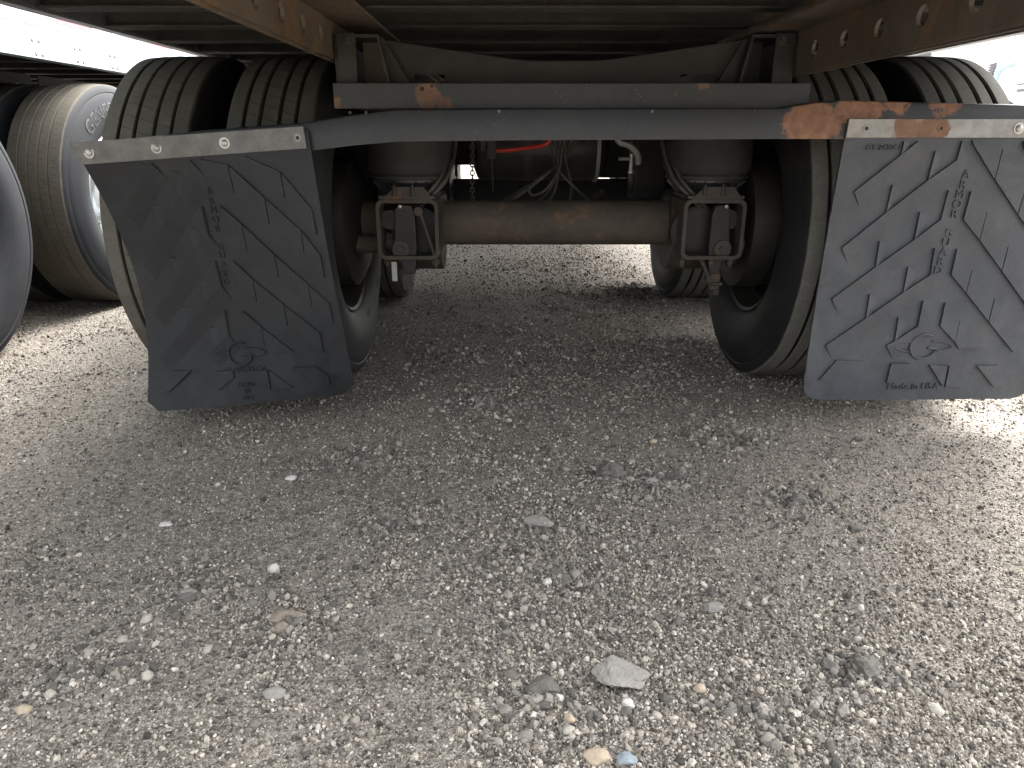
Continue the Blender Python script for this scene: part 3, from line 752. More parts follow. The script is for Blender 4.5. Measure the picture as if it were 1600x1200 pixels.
# ---- running gear
def axle_set(ay, detail):
    mb = MB(); mb.cyl((CX - .93, ay, .50), (CX + .93, ay, .50), .072, n=36); mb.build('axle', 'axle', TR, True)
    for sx in (-1, 1):
        bx = (-.307 if sx < 0 else .622) + (0 if detail else sx * .055)                     # box end of the trailing arm
        w2, z0, z1, y0, y1 = .094, .415, .595, ay - .24, ay + .1
        mb = MB(); t = .011; rr = .022
        def rr_rect(hw, za, zb, r, n=5):
            out = []
            for (cx_, cz, a0) in ((bx + hw - r, zb - r, 0), (bx - hw + r, zb - r, 90), (bx - hw + r, za + r, 180), (bx + hw - r, za + r, 270)):
                for i in range(n): a = R(a0 + 90 * i / (n - 1)); out.append((cx_ + r * math.cos(a), cz + r * math.sin(a)))
            return out
        o_, i_ = rr_rect(w2, z0, z1, rr), rr_rect(w2 - t, z0 + t, z1 - t, rr - t * .6); n_ = len(o_)
        vs = [(x, y0, z) for x, z in o_] + [(x, y0, z) for x, z in i_] + [(x, y1, z) for x, z in o_] + [(x, y1, z) for x, z in i_]
        fs = []
        for q in range(n_):
            r = (q + 1) % n_
            if detail and sx < 0 and 5 <= q < 15 and q in range(9, 15): pass
            fs += [(q, r, n_ + r, n_ + q), (q, r, 2 * n_ + r, 2 * n_ + q), (n_ + q, n_ + r, 3 * n_ + r, 3 * n_ + q)]
        mb.add(vs, fs); mb.prism(rr_rect(w2 - t - .001, z0 + t + .001, z1 - t - .001, rr - t * .6), 'y', ay - .07, ay - .062)
        arm = mb.build('trailing_arm', 'arm', TR, True)
        # saddle under the axle, bracket on top
        MB().lathe([(bx - w2 * 1.06, .02), (bx - w2 * 1.06, .118), (bx + w2 * .95, .118), (bx + w2 * .95, .02)], (0, ay - .02, .468), 'x', 28).build('axle_seat', 'arm', arm, True)
        mb = MB(); mb.prism([(bx - w2 * .8, z1), (bx - w2 * .35, z1 + .036), (bx + w2 * .55, z1 + .036), (bx + w2 * .85, z1)], 'y', y0 + .004, y0 + .012)
        mb.box(bx - w2 * .9, bx + w2 * .9, y0 + .005, y0 + .2, z1 + .001, z1 + .010)
        for q in (-.38, .2): mb.cyl((bx + q * w2, y0 + .001, z1 + .016), (bx + q * w2, y0 + .03, z1 + .016), .010, n=6); mb.cyl((bx + q * w2, y0 + .002, z1 + .010), (bx + q * w2, y0 + .002, z1 + .042), .008, .004, n=8)
        mb.build('spring_bracket', 'arm', arm)
        # forward beam of the arm to its hanger
        MB().box(bx - .06, bx + .06, ay + .1, ay + .62, .45, .58).build('arm_beam', 'frame_dark', arm, bevel=.01)
        MB().prism([(ay + .5, .40), (ay + .72, .40), (ay + .80, .845), (ay + .42, .845)], 'x', bx - .075, bx + .075).build('hanger_bracket', 'frame_dark', TR, bevel=.006)
        # air spring with its piston
        sc = (bx + (-.005 if sx < 0 else .005), ay - .08)
        sp = MB().lathe([(.715 + .2, .0), (.915, .10), (.905, .125), (.80, .131), (.745, .134), (.700, .136), (.676, .133), (.664, .122), (.658, .128), (.650, .128), (.644, .10), (.66, .09)], (*sc, 0), 'z', 48).build('air_spring', 'airbag', TR, True)
        mb = MB(); mb.lathe([(.652, .118), (.64, .118), (.612, .085), (.606, .085)], (*sc, 0), 'z', 36)
        for q in range(24):
            a = 6.283 * q / 24; ca, sa = math.cos(a), math.sin(a)
            mb.tube([(sc[0] + .120 * ca, sc[1] + .120 * sa, .642), (sc[0] + .086 * ca, sc[1] + .086 * sa, .608)], .0035, 5, smooth=0)
        mb.build('piston', 'tank', sp, True)
        # S-cam tube, brake spider and slack adjuster
        MB().cyl((CX + sx * .50, ay - .12, .445), (CX + sx * .80, ay - .12, .445), .028, n=18).build('camshaft', 'axle', TR, True)
        sy = y0 + .03; s0 = bx - .012 if sx < 0 else bx + .028
        mb = MB(); mb.lathe([(sy + .08, .078), (sy + .05, .080), (sy + .045, .070), (sy + .05, .0)], (s0 + (.03 if sx < 0 else -.06), 0, .49), 'y', 30).build('brake_chamber', 'cast', TR, True)
        mb = MB()
        body = [(-.030, .565), (-.012, .578), (.022, .575), (.032, .55), (.034, .455), (.030, .40), (.024, .365), (-.012, .365), (-.018, .40), (-.040, .415), (-.044, .45), (-.034, .475)]
        mb.prism([(s0 + a * (1 if sx < 0 else -.9), z) for a, z in body], 'y', sy - .006, sy + .032)
        sl = mb.build('slack_adjuster', 'cast', TR, bevel=.005)
        bxp = s0 + (-.014 if sx < 0 else .010)
        mb = MB(); mb.cyl((bxp, sy - .016, .445), (bxp, sy - .004, .445), .026, n=22); mb.cyl((bxp, sy - .026, .445), (bxp, sy - .015, .445), .0115, n=6); mb.build('adjuster_bolt', 'arm', sl)
        if sx < 0: mb = MB(); mb.cyl((s0 + .048, sy - .004, .555), (s0 + .088, sy - .006, .428), .0075, n=10); mb.cyl((s0 + .045, sy - .014, .558), (s0 + .045, sy + .008, .558), .014, n=10)
        else: mb = MB(); mb.cyl((s0 - .055, sy, .42), (s0 - .015, sy, .345), .007, n=10); mb.cyl((s0 - .02, sy - .008, .35), (s0 - .02, sy + .010, .35), .012, n=10)
        mb.build('push_rod', 'arm', sl, True)
        mb = MB(); mb.box(s0 + sx * .0 - .014, s0 + .014, sy - .002, sy + .022, .315, .368); mb.cyl((s0 - .012, sy - .008, .335), (s0 + .02, sy - .008, .335), .006, n=8)
        mb.cyl((s0 + .006, sy, .30), (s0 + .006, sy, .318), .011, n=10); mb.build('clevis', 'arm', sl)
        # U-bolt nuts, grease-caked bracket and brake lines
        for q in (-.8, .8):
            mb = MB(); mb.cyl((bx + q * w2, y0 + .05, z0 - .03), (bx + q * w2, y0 + .05, z0 + .01), .008, n=8); mb.cyl((bx + q * w2, y0 + .05, z0 - .02), (bx + q * w2, y0 + .05, z0 - .006), .014, n=6); mb.build('u_bolt_nut', 'arm', arm)
        mb = MB(); mb.prism([(bx - sx * .03, z0 - .001), (bx + sx * .09, z0 - .001), (bx + sx * .08, z0 - .05), (bx + sx * .02, z0 - .035)], 'y', y0 + .06, y0 + .09); mb.build('spider_bracket', 'cast', arm, bevel=.006)
        mb = MB(); mb.lathe([(sy + .02, .0), (sy + .02, .03), (sy + .05, .034), (sy + .07, .05), (sy + .1, .05)], (bx + sx * .06, 0, .53), 'y', 18).build('return_spring', 'cast', arm, True)
        for q in (0, 1):
            xx = bx + sx * (.03 + .02 * q)
            MB().tube([(xx - sx * .05, sy + .06, .56), (xx - sx * .10, sy + .02, .60), (xx - sx * .15, sy + .05, .66), (xx - sx * .17, sy + .14, .76), (xx - sx * .15, sy + .2, .86)], .0062, 8).build('brake_hose', 'cable', TR, True)
        if detail:
            p = Vector((s0 - .012 * (1 if sx < 0 else -1), sy - .004, .572)); MB().lathe([(0, .0), (0, .006), (-.004, .005), (-.006, 0)], p, 'y', 10).build('grease_nipple', 'bolt', sl, True)
            if sx < 0: MB().box(s0 - .046, s0 - .030, sy - .012, sy - .008, .345, .405).build('boot', 'hose_grey', sl)
axle_set(AY, True); axle_set(AY2, False)
for ay in (AY, AY2):
    dual(TR, CX, ay, -1, T_rib if ay == AY else T_sipe, T_sipe)
    dual(TR, CX, ay, 1, T_plain, T_plain)

# ---- air tank, lines and fittings between the axles
mb = MB(); mb.lathe([(-.14, .0), (-.14, .08), (-.125, .118), (-.11, .128), (.34, .128), (.362, .118), (.385, .09), (.395, .05), (.398, 0)], (0, 2.98, .735), 'x', 40)
tank = mb.build('air_tank', 'tank', TR, True)
MB().lathe([(.338, .1285), (.338, .134), (.352, .134), (.352, .122)], (0, 2.98, .735), 'x', 40).build('seam_ring', 'hose_grey', tank, True)
MB().lathe([(.06, .1285), (.06, .1305), (.09, .1305), (.09, .1285)], (0, 2.98, .735), 'x', 40).build('strap', 'cable', tank, True)
MB().box(CX - .5, CX + .5, 3.12, 3.20, .51, .603).build('slider_cross_beam', 'frame_dark', TR, bevel=.006)
MB().box(CX - .5, CX + .5, 4.40, 4.48, .76, .95).build('slider_cross_beam', 'frame_dark', TR, bevel=.006)
MB().box(-.10, .17, 2.32, 2.40, .685, .76).build('valve_bracket', 'frame_dark', TR, bevel=.006) if False else None
def pl(pts, Y): return [atY(x, y, Y + dy) for x, y, dy in pts]
MB().tube(pl([(765, 236, 0), (800, 234, 0), (830, 230, -.02), (852, 226, -.04), (862, 214, -.04)], 2.6), .0075, 10).build('air_hose', 'hose_red', TR, True)
MB().tube(pl([(958, 205, 0), (968, 222, 0), (984, 228, -.02), (996, 242, -.02), (997, 256, -.01)], 2.6), .0105, 10).build('air_hose', 'hose_grey', TR, True)
MB().tube(pl([(985, 262, .01), (986, 245, .01), (989, 232, .01), (989, 215, .02)], 2.6), .005, 8).build('air_hose', 'cable', TR, True)
mb = MB(); p = atY(986, 262, 2.6)
mb.cyl(p + Vector((0, 0, -.012)), p + Vector((0, 0, .012)), .008, n=8); mb.cyl(p + Vector((0, 0, -.018)), p + Vector((0, 0, -.012)), .011, n=6)
mb.cyl(p + Vector((-.045, 0, .03)), p + Vector((.004, 0, .03)), .006, n=8); mb.cyl(p + Vector((0, 0, .012)), p + Vector((0, 0, .045)), .0065, n=8); mb.build('hose_fitting', 'bolt', TR)
cables = [[(858, 205, 0), (862, 240, 0), (870, 262, -.03), (890, 285, -.05), (920, 313, 0)], [(866, 205, 0), (870, 240, -.02), (872, 268, -.03), (860, 295, 0), (838, 318, 0)],
          [(874, 205, 0), (876, 245, -.02), (872, 275, -.02), (866, 300, 0), (852, 322, 0)], [(882, 210, 0), (884, 250, 0), (893, 290, .02), (889, 318, .02)],
          [(905, 212, .05), (880, 250, .02), (850, 275, 0), (818, 300, 0), (790, 318, 0)], [(897, 215, .05), (868, 258, .02), (840, 282, 0), (800, 306, .04), (775, 322, .06)],
          [(878, 230, -.03), (874, 262, -.04), (862, 285, -.04), (848, 300, -.04), (832, 305, -.03), (826, 296, -.03), (832, 289, -.02)]]
for i, cpts in enumerate(cables):
    MB().tube(pl(cpts, 2.58), .0065 if i in (4, 5) else .0042, 8).build('cable', 'cable', TR, True)
MB().box(-.36, -.11, 3.30, 3.36, .655, .84).build('frame_bracket', 'frame_dark', TR, bevel=.01)
MB().box(.37, .545, 3.30, 3.36, .60, .84).build('frame_bracket', 'frame_dark', TR, bevel=.01)
MB().box(.46, .585, 2.72, 2.86, .55, .80).build('relay_valve', 'frame_dark', TR, bevel=.012)
# levelling valve with its rod, and a hanging chain
mb = MB(); p = atY(768, 232, 2.55); mb.box(p.x - .016, p.x + .016, p.y - .02, p.y + .02, p.z - .035, p.z + .08); mb.box(p.x - .038, p.x - .018, p.y - .012, p.y + .015, p.z - .01, p.z + .08); mb.cyl((p.x, p.y, p.z - .055), (p.x, p.y, p.z - .035), .010, n=10)
vv_ = mb.build('levelling_valve', 'cast', TR, bevel=.003)
MB().tube([atY(768, 250, 2.53), atY(769, 275, 2.53), atY(771, 299, 2.53)], .0035, 6).build('valve_rod', 'frame', vv_)
mb = MB(); ztop = atY(738, 205, 2.5); zbot = atY(738, 320, 2.5); nl = 17
for i in range(nl):
    c = ztop.lerp(zbot, (i + .5) / nl); hgt = (ztop - zbot).length / nl * .66; pts = []
    for q in range(10):
        a = 6.283 * q / 10; pts.append(c + (Vector((.007 * math.cos(a), 0, hgt * math.sin(a))) if i % 2 else Vector((0, .007 * math.cos(a), hgt * math.sin(a)))))
    mb.tube(pts + [pts[0]], .0024, 5, smooth=0)
mb.build('chain', 'cable', TR, True)

# ------------------------------------------------------------------ neighbouring trailer on the left
NX = -1.88; NCX = NX - 1.295; NAY = 3.58
NB = empty('parked_trailer', (NCX, NAY, 0))
tag(NB, 'white semi-trailer parked alongside, its riveted lower rail and white-rimmed wheels showing', 'trailer')
NZ = 1.07
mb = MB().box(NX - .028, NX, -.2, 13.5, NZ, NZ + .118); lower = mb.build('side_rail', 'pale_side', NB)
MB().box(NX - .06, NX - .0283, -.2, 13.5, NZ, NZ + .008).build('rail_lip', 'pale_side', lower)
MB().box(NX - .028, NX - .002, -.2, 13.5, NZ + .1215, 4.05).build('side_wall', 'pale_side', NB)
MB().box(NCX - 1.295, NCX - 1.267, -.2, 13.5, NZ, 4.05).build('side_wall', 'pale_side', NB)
MB().box(NCX - 1.295, NX - .003, -.2, 13.5, 4.053, 4.09).build('roof', 'white_side', NB)
MB().box(NCX - 1.26, NX - .032, -.19, -.14, NZ + .1, 4.04).build('rear_door', 'white_side', NB)
MB().box(NCX - 1.26, NX - .032, -.2, 13.4, NZ + .105, NZ + .14).build('floor', 'frame_dark', NB)
rv = MB().lathe([(0, .0085), (.004, .007), (.006, .0)], (NX, 2.80, NZ + .066), 'x', 8).build('rivet', 'alu', lower, True)
for n in range(-3, 24):
    for dz in (-.05, 0):
        for dy in (0, .042):
            if n == 0 and dz == 0 and dy == 0: continue
            shift_copy(rv, (0, n * .29 + dy + .01 * (dz < 0), dz))
for n in range(10):
    y = 3.28 + (n - 2) * .80
    MB().box(NX - .0018, NX - .0008, y, y + .27, NZ + .146, NZ + .196).build('reflective_tape', 'tape_red', NB)
    MB().box(NX - .0018, NX - .0008, y + .275, y + .48, NZ + .146, NZ + .196).build('reflective_tape', 'tape_white', NB)
nb0 = MB(); y = 2.95
nb0.prism([(y - .029, NZ - .0), (y + .029, NZ), (y + .029, NZ + .006), (y + .004, NZ + .006), (y + .004, NZ + .1), (y - .004, NZ + .1), (y - .004, NZ + .006), (y - .029, NZ + .006)], 'x', NCX - 1.25, NX - .065)
ncm = nb0.build('cross_member', 'frame_dark', NB)
for n in range(-8, 30):
    if n: shift_copy(ncm, (0, n * .305, 0))
for i in range(3):
    y0 = 2.1 + i * .86; mb = MB(); perforated(mb, NX - .46, y0, y0 + .8, .955, 1.06, .008, [y0 + .10 + .15 * q for q in range(5)], .023, 1.0); mb.build('slider_rail', 'frame', NB)
MB().box(NX - .60, NX - .50, 1.4, 6, .80, .95).build('slider_beam', 'frame_dark', NB)
for ay in (NAY - 1.245, NAY):
    MB().cyl((NCX - .93, ay, .5), (NCX + .93, ay, .5), .072, n=24).build('axle', 'axle', NB, True)
    dual(NB, NCX + .073, ay, 1, T_worn, T_worn, 'white_rim', True)
    dual(NB, NCX - .073, ay, -1, T_worn, T_worn, 'white_rim')
MB().box(NX - 2.3, NX - .6, NAY - .62, NAY - .58, .65, .95).build('slider_cross_beam', 'frame_dark', NB)

# ------------------------------------------------------------------ white tractor standing off to the right
TX, TY = 5.35, 8.0
TT = empty('tractor_truck', (TX + 1.1, TY, 0))
tag(TT, 'white tractor truck with louvred hood vent and pale blue trim, standing beyond the smooth-ribbed tyres', 'truck')
hood = [(6.15, .75), (6.05, 1.15), (6.3, 1.42), (7.2, 1.62), (8.55, 1.82), (8.55, .75), (7.95, .75), (7.85, 1.02), (7.45, 1.18), (7.05, 1.02), (6.95, .75)]
MB().prism([(y + .9, z) for y, z in hood], 'x', TX + .04, TX + 2.2).build('hood', 'white_side', TT, True, bevel=.05)
cab = [(9.46, .7), (9.46, 1.86), (9.95, 2.75), (11.6, 2.95), (11.6, .7)]
MB().prism(cab, 'x', TX, TX + 2.24).build('cab', 'white_side', TT, True, bevel=.04)
MB().prism([(9.50, 1.95), (9.90, 2.66), (10.0, 2.66), (9.62, 1.95)], 'x', TX + .12, TX + 2.12).build('windshield', 'glass', TT)
MB().prism([(9.85, 1.75), (10.1, 2.5), (10.7, 2.5), (10.7, 1.75)], 'x', TX - .006, TX + .02).build('side_window', 'glass', TT)
MB().box(TX, TX + 2.24, 11.7, 13.0, .8, 3.6).build('sleeper', 'white_side', TT, bevel=.08)
MB().box(TX + .5, TX + 1.74, 8.5, 15.5, .72, .95).build('chassis', 'frame_dark', TT)
MB().box(TX + .1, TX + 2.14, 6.8, 7.1, .35, .72).build('front_bumper', 'alu', TT, bevel=.03)
for x in (TX + .16, TX + 2.08):
    wl = link('wheel', RIM[('white_rim', -1)], TT, (x, 8.35, AXZ)); link('tyre', T_plain, wl, (x, 8.35, AXZ))
for yy in (13.6, 14.9):
    for x in (TX + .2, TX + 2.04):
        wl = link('wheel', RIM[('white_rim', -1)], TT, (x, yy, AXZ)); link('tyre', T_plain, wl, (x, yy, AXZ))
TXF = TX + .04
# louvres, blue trim and grey stripes on the side of the hood
def hoodpt(px, py):
    a, b, u = ray(px, py); t = TXF / a; return b * t, CAMH + u * t
for i in range(6):
    y0, z0 = hoodpt(1547 - i * .7 + (3 if i == 5 else 0), 103 + i * 4); y1, z1 = hoodpt(1558 - i * 1.2, 100 + i * 4)
    MB().prism([(y0, z0), (y1, z1), (y1, z1 + .014), (y0, z0 + .014)], 'x', TXF - .02, TXF - .001).build('louvre', 'grey_trim', TT)
poly = [hoodpt(*q) for q in ((1561, 100), (1570, 98), (1586, 96), (1586, 101), (1572, 107), (1565, 111), (1557, 129), (1553, 127))]
MB().prism(poly, 'x', TXF - .015, TXF - .001).build('side_trim', 'pale_blue', TT)
for (a, b) in ((131, 133), (139.5, 143.5)):
    y0, z0 = hoodpt(1590, a); y1, z1 = hoodpt(1640, a); _, zb = hoodpt(1590, b)
    MB().prism([(y0, z0), (y1, z0), (y1, zb), (y0, zb)], 'x', TXF - .010, TXF - .001).build('stripe', 'grey_trim', TT)

# ------------------------------------------------------------------ stones that stand out
def rock(name, px, py, size, flat, mat, seed, label, cat='stone', group=None, rot=0., sub=3, rough=.35, elong=1.3):
    x, y = ground_at(px, py); z = gh(x, y)
    bm = bmesh.new(); bmesh.ops.create_icosphere(bm, subdivisions=sub, radius=1)
    for v in bm.verts:
        q = v.co.normalized(); off = Vector((seed * 3.1, seed * 1.7, seed))
        s = 1 + rough * mnoise.noise(q * 1.3 + off) + rough * .45 * mnoise.noise(q * 3.1 + off) + rough * .2 * mnoise.noise(q * 8 + off)
        # chop a few facets
        for kf in range(4):
            r2 = random.Random(seed * 31 + kf); nrm = Vector((r2.uniform(-1, 1), r2.uniform(-1, 1), r2.uniform(-.3, 1))).normalized()
            dd = (q * s).dot(nrm)
            if dd > .72: s *= .72 / dd
        v.co = Vector((q.x * s * elong, q.y * s, q.z * s * flat)) * size * .5
    me = bpy.data.meshes.new(name); bm.to_mesh(me); bm.free(); me.materials.append(M[mat])
    me.polygons.foreach_set('use_smooth', [sub < 3 or rough < .3] * len(me.polygons))
    zmin = min(v.co.z for v in me.vertices)
    o = bpy.data.objects.new(name, me); COL.objects.link(o); o.location = (x, y, z - zmin * .55); o.rotation_euler = (0, 0, rot)
    tag(o, label, cat, group); return o
rock('rock', 967, 1064, .070, .42, 'stone_grey', 5, 'flat rough-surfaced grey rock, largest loose stone on the bare gravel', rot=-.5, sub=4, elong=1.15)
rock('stone', 842, 822, .042, .5, 'stone_grey', 8, 'angular light grey stone lying on top of a gravel clump', rot=-.3, sub=3, elong=1.35)
rock('stone', 428, 892, .022, .9, 'stone_white', 12, 'bright white round pebble by itself on the gravel', sub=3, rough=.2, elong=1)
rock('stone', 978, 1193, .024, .6, 'stone_blue', 14, 'smooth pale blue pebble next to a tan pebble', rough=.15, elong=1.3)
rock('stone', 932, 1194, .027, .6, 'stone_tan', 15, 'smooth tan pebble next to a pale blue pebble', rough=.15, elong=1.5)
rock('stone', 448, 971, .034, .6, 'stone_brown', 17, 'brownish oblong stone, largest of a small brown cluster', rot=.3, elong=1.7)
rock('stone', 442, 988, .022, .8, 'stone_brown', 18, 'rounded brownish pebble touching the oblong brown stone', rough=.2)
rock('dirt_clod', 954, 747, .052, .75, 'stone_dark', 21, 'dark lumpy clod of packed dirt, larger of two', rough=.6, sub=4)
rock('dirt_clod', 1052, 752, .042, .6, 'stone_dark', 22, 'dark crumbled clod of dirt, smaller of two', rough=.6, sub=4)
rock('stone', 1019, 756, .024, .7, 'stone_grey', 23, 'small light grey stone between two dark dirt clods', rough=.3)
rock('stone', 293, 932, .024, .8, 'stone_grey', 25, 'light grey stone touching a darker one in a gravel pile', rough=.3, elong=1.4)
rock('stone', 290, 938, .026, .8, 'stone_dark', 26, 'dark grey stone touching a lighter one in a gravel pile', rough=.3)
rock('stone', 855, 915, .016, .9, 'stone_white', 27, 'off-white round pebble in grey gravel near the dark stone chip', rough=.2, elong=1)
rock('stone', 1114, 953, .024, .8, 'stone_grey', 28, 'two-lobed pale grey stone standing clear of its neighbours', rough=.5)
rock('stone', 876, 902, .028, .4, 'stone_dark', 29, 'thin dark elongated stone chip lying flat', rot=-.6, elong=1.9)
rock('stone', 850, 1085, .040, .5, 'stone_dark', 31, 'dark flat stone half sunk in the gravel beside the flat rock', rough=.4, sub=3)
rock('stone', 890, 1134, .017, .8, 'stone_tan', 32, 'small cream pebble beside the dark flat stone near the flat rock', rough=.2, elong=1)
rock('stone', 980, 1107, .018, .6, 'stone_white', 33, 'cream white pebble touching the near edge of the flat rock', rough=.15)
rock('stone', 1092, 1082, .017, .6, 'stone_tan', 34, 'cream pebble in coarse gravel to the side of the flat rock', rough=.15)
rock('stone', 1341, 684, .020, .8, 'stone_dark', 35, 'small black stone alone on pale ground below the blue-grey flap', rough=.5)
rock('stone', 1245, 790, .035, .6, 'stone_dark', 36, 'dark broken stone on a pale patch past the dirt clods', rough=.6)
rock('stone', 1335, 828, .022, .6, 'stone_dark', 37, 'flat dark stone on smooth ground near the dark broken stone', rough=.3)
rock('stone', 35, 1107, .020, .6, 'stone_tan', 38, 'orange-tan pebble by itself, far from the flat rock', rough=.15)
rock('stone', 1020, 692, .020, .6, 'stone_tan', 39, 'pinkish tan pebble behind the dirt clods, towards the axle', rough=.15)
rock('stone', 455, 645 + 100, .020, .6, 'stone_white', 40, 'flat whitish pebble on the sandy ground below the askew flap', rough=.2, elong=1.6)
rock('stone', 258, 812, .020, .5, 'stone_white', 41, 'flat cream pebble on smooth sandy ground away from the gravel band', rough=.2, elong=1.5)
rock('stone', 1350, 1052, .036, .7, 'stone_dark', 42, 'dark lumpy stone ringed by dark crumbs in coarse gravel', rough=.6)
rock('stone', 430, 1089, .024, .6, 'stone_grey', 43, 'pale flattened pebble on the sandy ground near the brown cluster', rough=.2, elong=1.4)
# a dry twig on the clump
tx, ty = ground_at(895, 855); tz = gh(tx, ty) + .006
tw = MB().tube([(tx - .014, ty - .018, tz), (tx - .002, ty, tz + .006), (tx + .008, ty + .02, tz + .003)], .0011, 5).build('twig', 'twig', None, True)
tag(tw, 'thin dry straw-coloured twig lying on the gravel clump', 'twig')
# loose pebbles, look-alikes
pm = []
for s in range(6):
    bm = bmesh.new(); bmesh.ops.create_icosphere(bm, subdivisions=2, radius=1)
    for v in bm.verts:
        q = v.co.normalized(); v.co = q * (1 + .45 * mnoise.noise(q * 1.4 + Vector((s * 5, 2, s)))); v.co.z *= .7; v.co.x *= 1.2
    me = bpy.data.meshes.new('pebble'); bm.to_mesh(me); bm.free(); me.materials.append(M['pebble']); me.polygons.foreach_set('use_smooth', [True] * len(me.polygons)); pm.append(me)
rp = random.Random(5)
for i in range(180):
    if i < 150:
        cxy = CL[rp.randrange(len(CL))]; a = rp.uniform(0, 6.28); q = abs(rp.gauss(0, 1.0)) * cxy[2] * 1.2
        x, y = cxy[0] + q * math.cos(a), cxy[1] + q * math.sin(a)
    else:
        y = .75 + 1.6 * rp.random() ** 1.5; x = rp.uniform(-1, 1) * (.35 + y * .62)
    s = rp.uniform(.0042, .0088) * (1 + .15 * y)
    o = bpy.data.objects.new('pebble', pm[i % 6]); COL.objects.link(o); o.location = (x, y, gh(x, y) + s * .15); o.scale = (s, s, s); o.rotation_euler = (rp.uniform(-.3, .3), rp.uniform(-.3, .3), rp.uniform(0, 6.28))
    tag(o, 'small rounded pebble lying loose on the gravel yard', 'pebble', 'loose pebbles on the gravel')

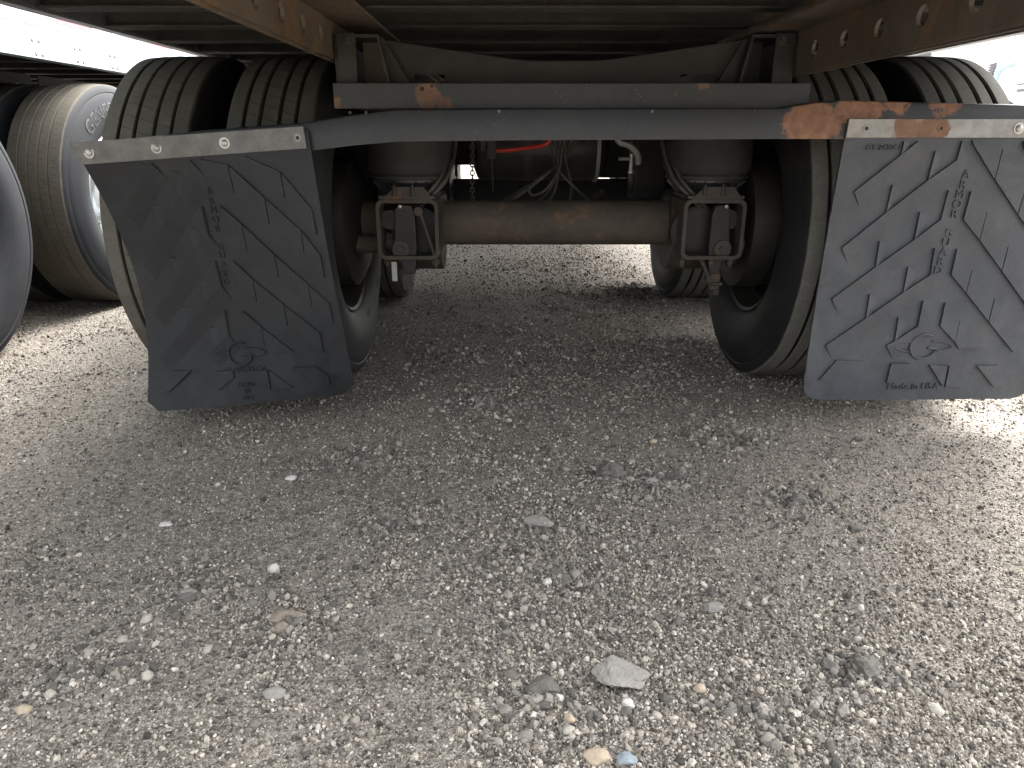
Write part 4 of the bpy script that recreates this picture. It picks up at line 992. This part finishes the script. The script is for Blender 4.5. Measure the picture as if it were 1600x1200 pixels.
# ------------------------------------------------------------------ gravel: scattered grains (geometry nodes)
def scatter(name, n, ymin, ymax, smin, smax, sub, dens_pow, seed, label, clumpy=1., floor=.08, mat='grain', near=False):
    g = np.random.default_rng(seed)
    u = g.random(n); y = ymin * (ymax / ymin) ** u if dens_pow == 1 else ymin + (ymax - ymin) * u
    x = (g.random(n) * 2 - 1) * (.30 + y * .78)
    dn = fbm(x, y, 2.2, 41, 5, .6) + .5 * fbm(x, y, 9, 77, 3) + .20 * np.exp(-((x - .20 - .06 * (y - 1)) / .26) ** 2) - .10
    for cx, cy, rad, hh in CL: dn = dn + .45 * np.exp(-((np.hypot(x - cx, y - cy)) / (rad * 1.3)) ** 2)
    keep = g.random(n) < np.clip(.50 + 2.2 * clumpy * dn, floor, 1)
    x, y = x[keep], y[keep]; m = len(x)
    if near:                                    # crumbs that broke off the clumps
        ci = g.integers(0, len(CL), n); rr = np.abs(g.normal(0, 1, n)) ** 1.3; aa = g.random(n) * 6.283; cc = np.array(CL)[ci]
        x = cc[:, 0] + cc[:, 2] * 1.1 * rr * np.cos(aa); y = cc[:, 1] + cc[:, 2] * .9 * rr * np.sin(aa); m = n
    s = smin * (smax / smin) ** (g.random(m) ** 1.9) * (1 + .22 * np.maximum(0, y - 1.2))
    z = ground_h(x, y) + s * (g.random(m) * .7 - .1)
    me = bpy.data.meshes.new(name); me.vertices.add(m); me.vertices.foreach_set('co', np.stack([x, y, z], -1).ravel())
    a = me.attributes.new('size', 'FLOAT', 'POINT'); a.data.foreach_set('value', s)
    a = me.attributes.new('turn', 'FLOAT_VECTOR', 'POINT'); a.data.foreach_set('vector', (np.stack([g.normal(0, .9, m), g.normal(0, .9, m), g.random(m) * 6.283], -1)).ravel())
    me.materials.append(M['grain'])
    o = bpy.data.objects.new(name, me); COL.objects.link(o); tag(o, label, 'gravel', kind='stuff')
    ng = bpy.data.node_groups.new(name, 'GeometryNodeTree')
    ng.interface.new_socket('Geometry', in_out='INPUT', socket_type='NodeSocketGeometry'); ng.interface.new_socket('Geometry', in_out='OUTPUT', socket_type='NodeSocketGeometry')
    N, L = ng.nodes, ng.links
    gi, go = N.new('NodeGroupInput'), N.new('NodeGroupOutput')
    g2i = N.new('GeometryNodeGeometryToInstance')
    for v in range(7):
        ico = N.new('GeometryNodeMeshIcoSphere'); ico.inputs['Radius'].default_value = 1; ico.inputs['Subdivisions'].default_value = sub
        tr = N.new('GeometryNodeTransform'); r3 = random.Random(v * 7 + seed)
        nzn = N.new('ShaderNodeTexNoise'); nzn.noise_dimensions = '4D'; nzn.inputs['Scale'].default_value = 1.1; nzn.inputs['Detail'].default_value = 1.5; nzn.inputs['W'].default_value = v * 3.7 + seed
        sb = N.new('ShaderNodeVectorMath'); sb.operation = 'SUBTRACT'; sb.inputs[1].default_value = (.5, .5, .5)
        ml = N.new('ShaderNodeVectorMath'); ml.operation = 'SCALE'; ml.inputs['Scale'].default_value = 1.5
        sp = N.new('GeometryNodeSetPosition'); sm = N.new('GeometryNodeSetMaterial'); sm.inputs['Material'].default_value = M[mat]
        L.new(nzn.outputs['Color'], sb.inputs[0]); L.new(sb.outputs[0], ml.inputs[0]); L.new(ml.outputs[0], sp.inputs['Offset'])
        L.new(ico.outputs[0], sp.inputs[0]); L.new(sp.outputs[0], tr.inputs[0]); tr.inputs['Scale'].default_value = (r3.uniform(.9, 1.35), r3.uniform(.75, 1), r3.uniform(.45, .85))
        L.new(tr.outputs[0], sm.inputs[0]); L.new(sm.outputs[0], g2i.inputs[0])
    iop = N.new('GeometryNodeInstanceOnPoints'); iop.inputs['Pick Instance'].default_value = True
    na = N.new('GeometryNodeInputNamedAttribute'); na.data_type = 'FLOAT'; na.inputs[0].default_value = 'size'
    nr = N.new('GeometryNodeInputNamedAttribute'); nr.data_type = 'FLOAT_VECTOR'; nr.inputs[0].default_value = 'turn'
    e2r = N.new('FunctionNodeEulerToRotation'); L.new(nr.outputs[0], e2r.inputs[0])
    L.new(gi.outputs[0], iop.inputs['Points']); L.new(g2i.outputs[0], iop.inputs['Instance'])
    L.new(e2r.outputs[0], iop.inputs['Rotation']); L.new(na.outputs[0], iop.inputs['Scale']); L.new(iop.outputs[0], go.inputs[0])
    md = o.modifiers.new('scatter', 'NODES'); md.node_group = ng
    return o
scatter('gravel', 420000, .62, 5.5, .0013, .0038, 1, 1, 3, 'fine grey brown gravel grains spread over the yard', 1.1, .30)
scatter('coarse_gravel', 16000, .62, 5.5, .0032, .0068, 2, 1, 4, 'coarser rounded gravel pieces gathered in loose bands', 1.6)
scatter('dirt_crumbs', 4200, .62, 5.5, .0022, .0095, 2, 1, 8, 'dark crumbled bits of dirt heaped around the clods', mat='crumb', near=True)
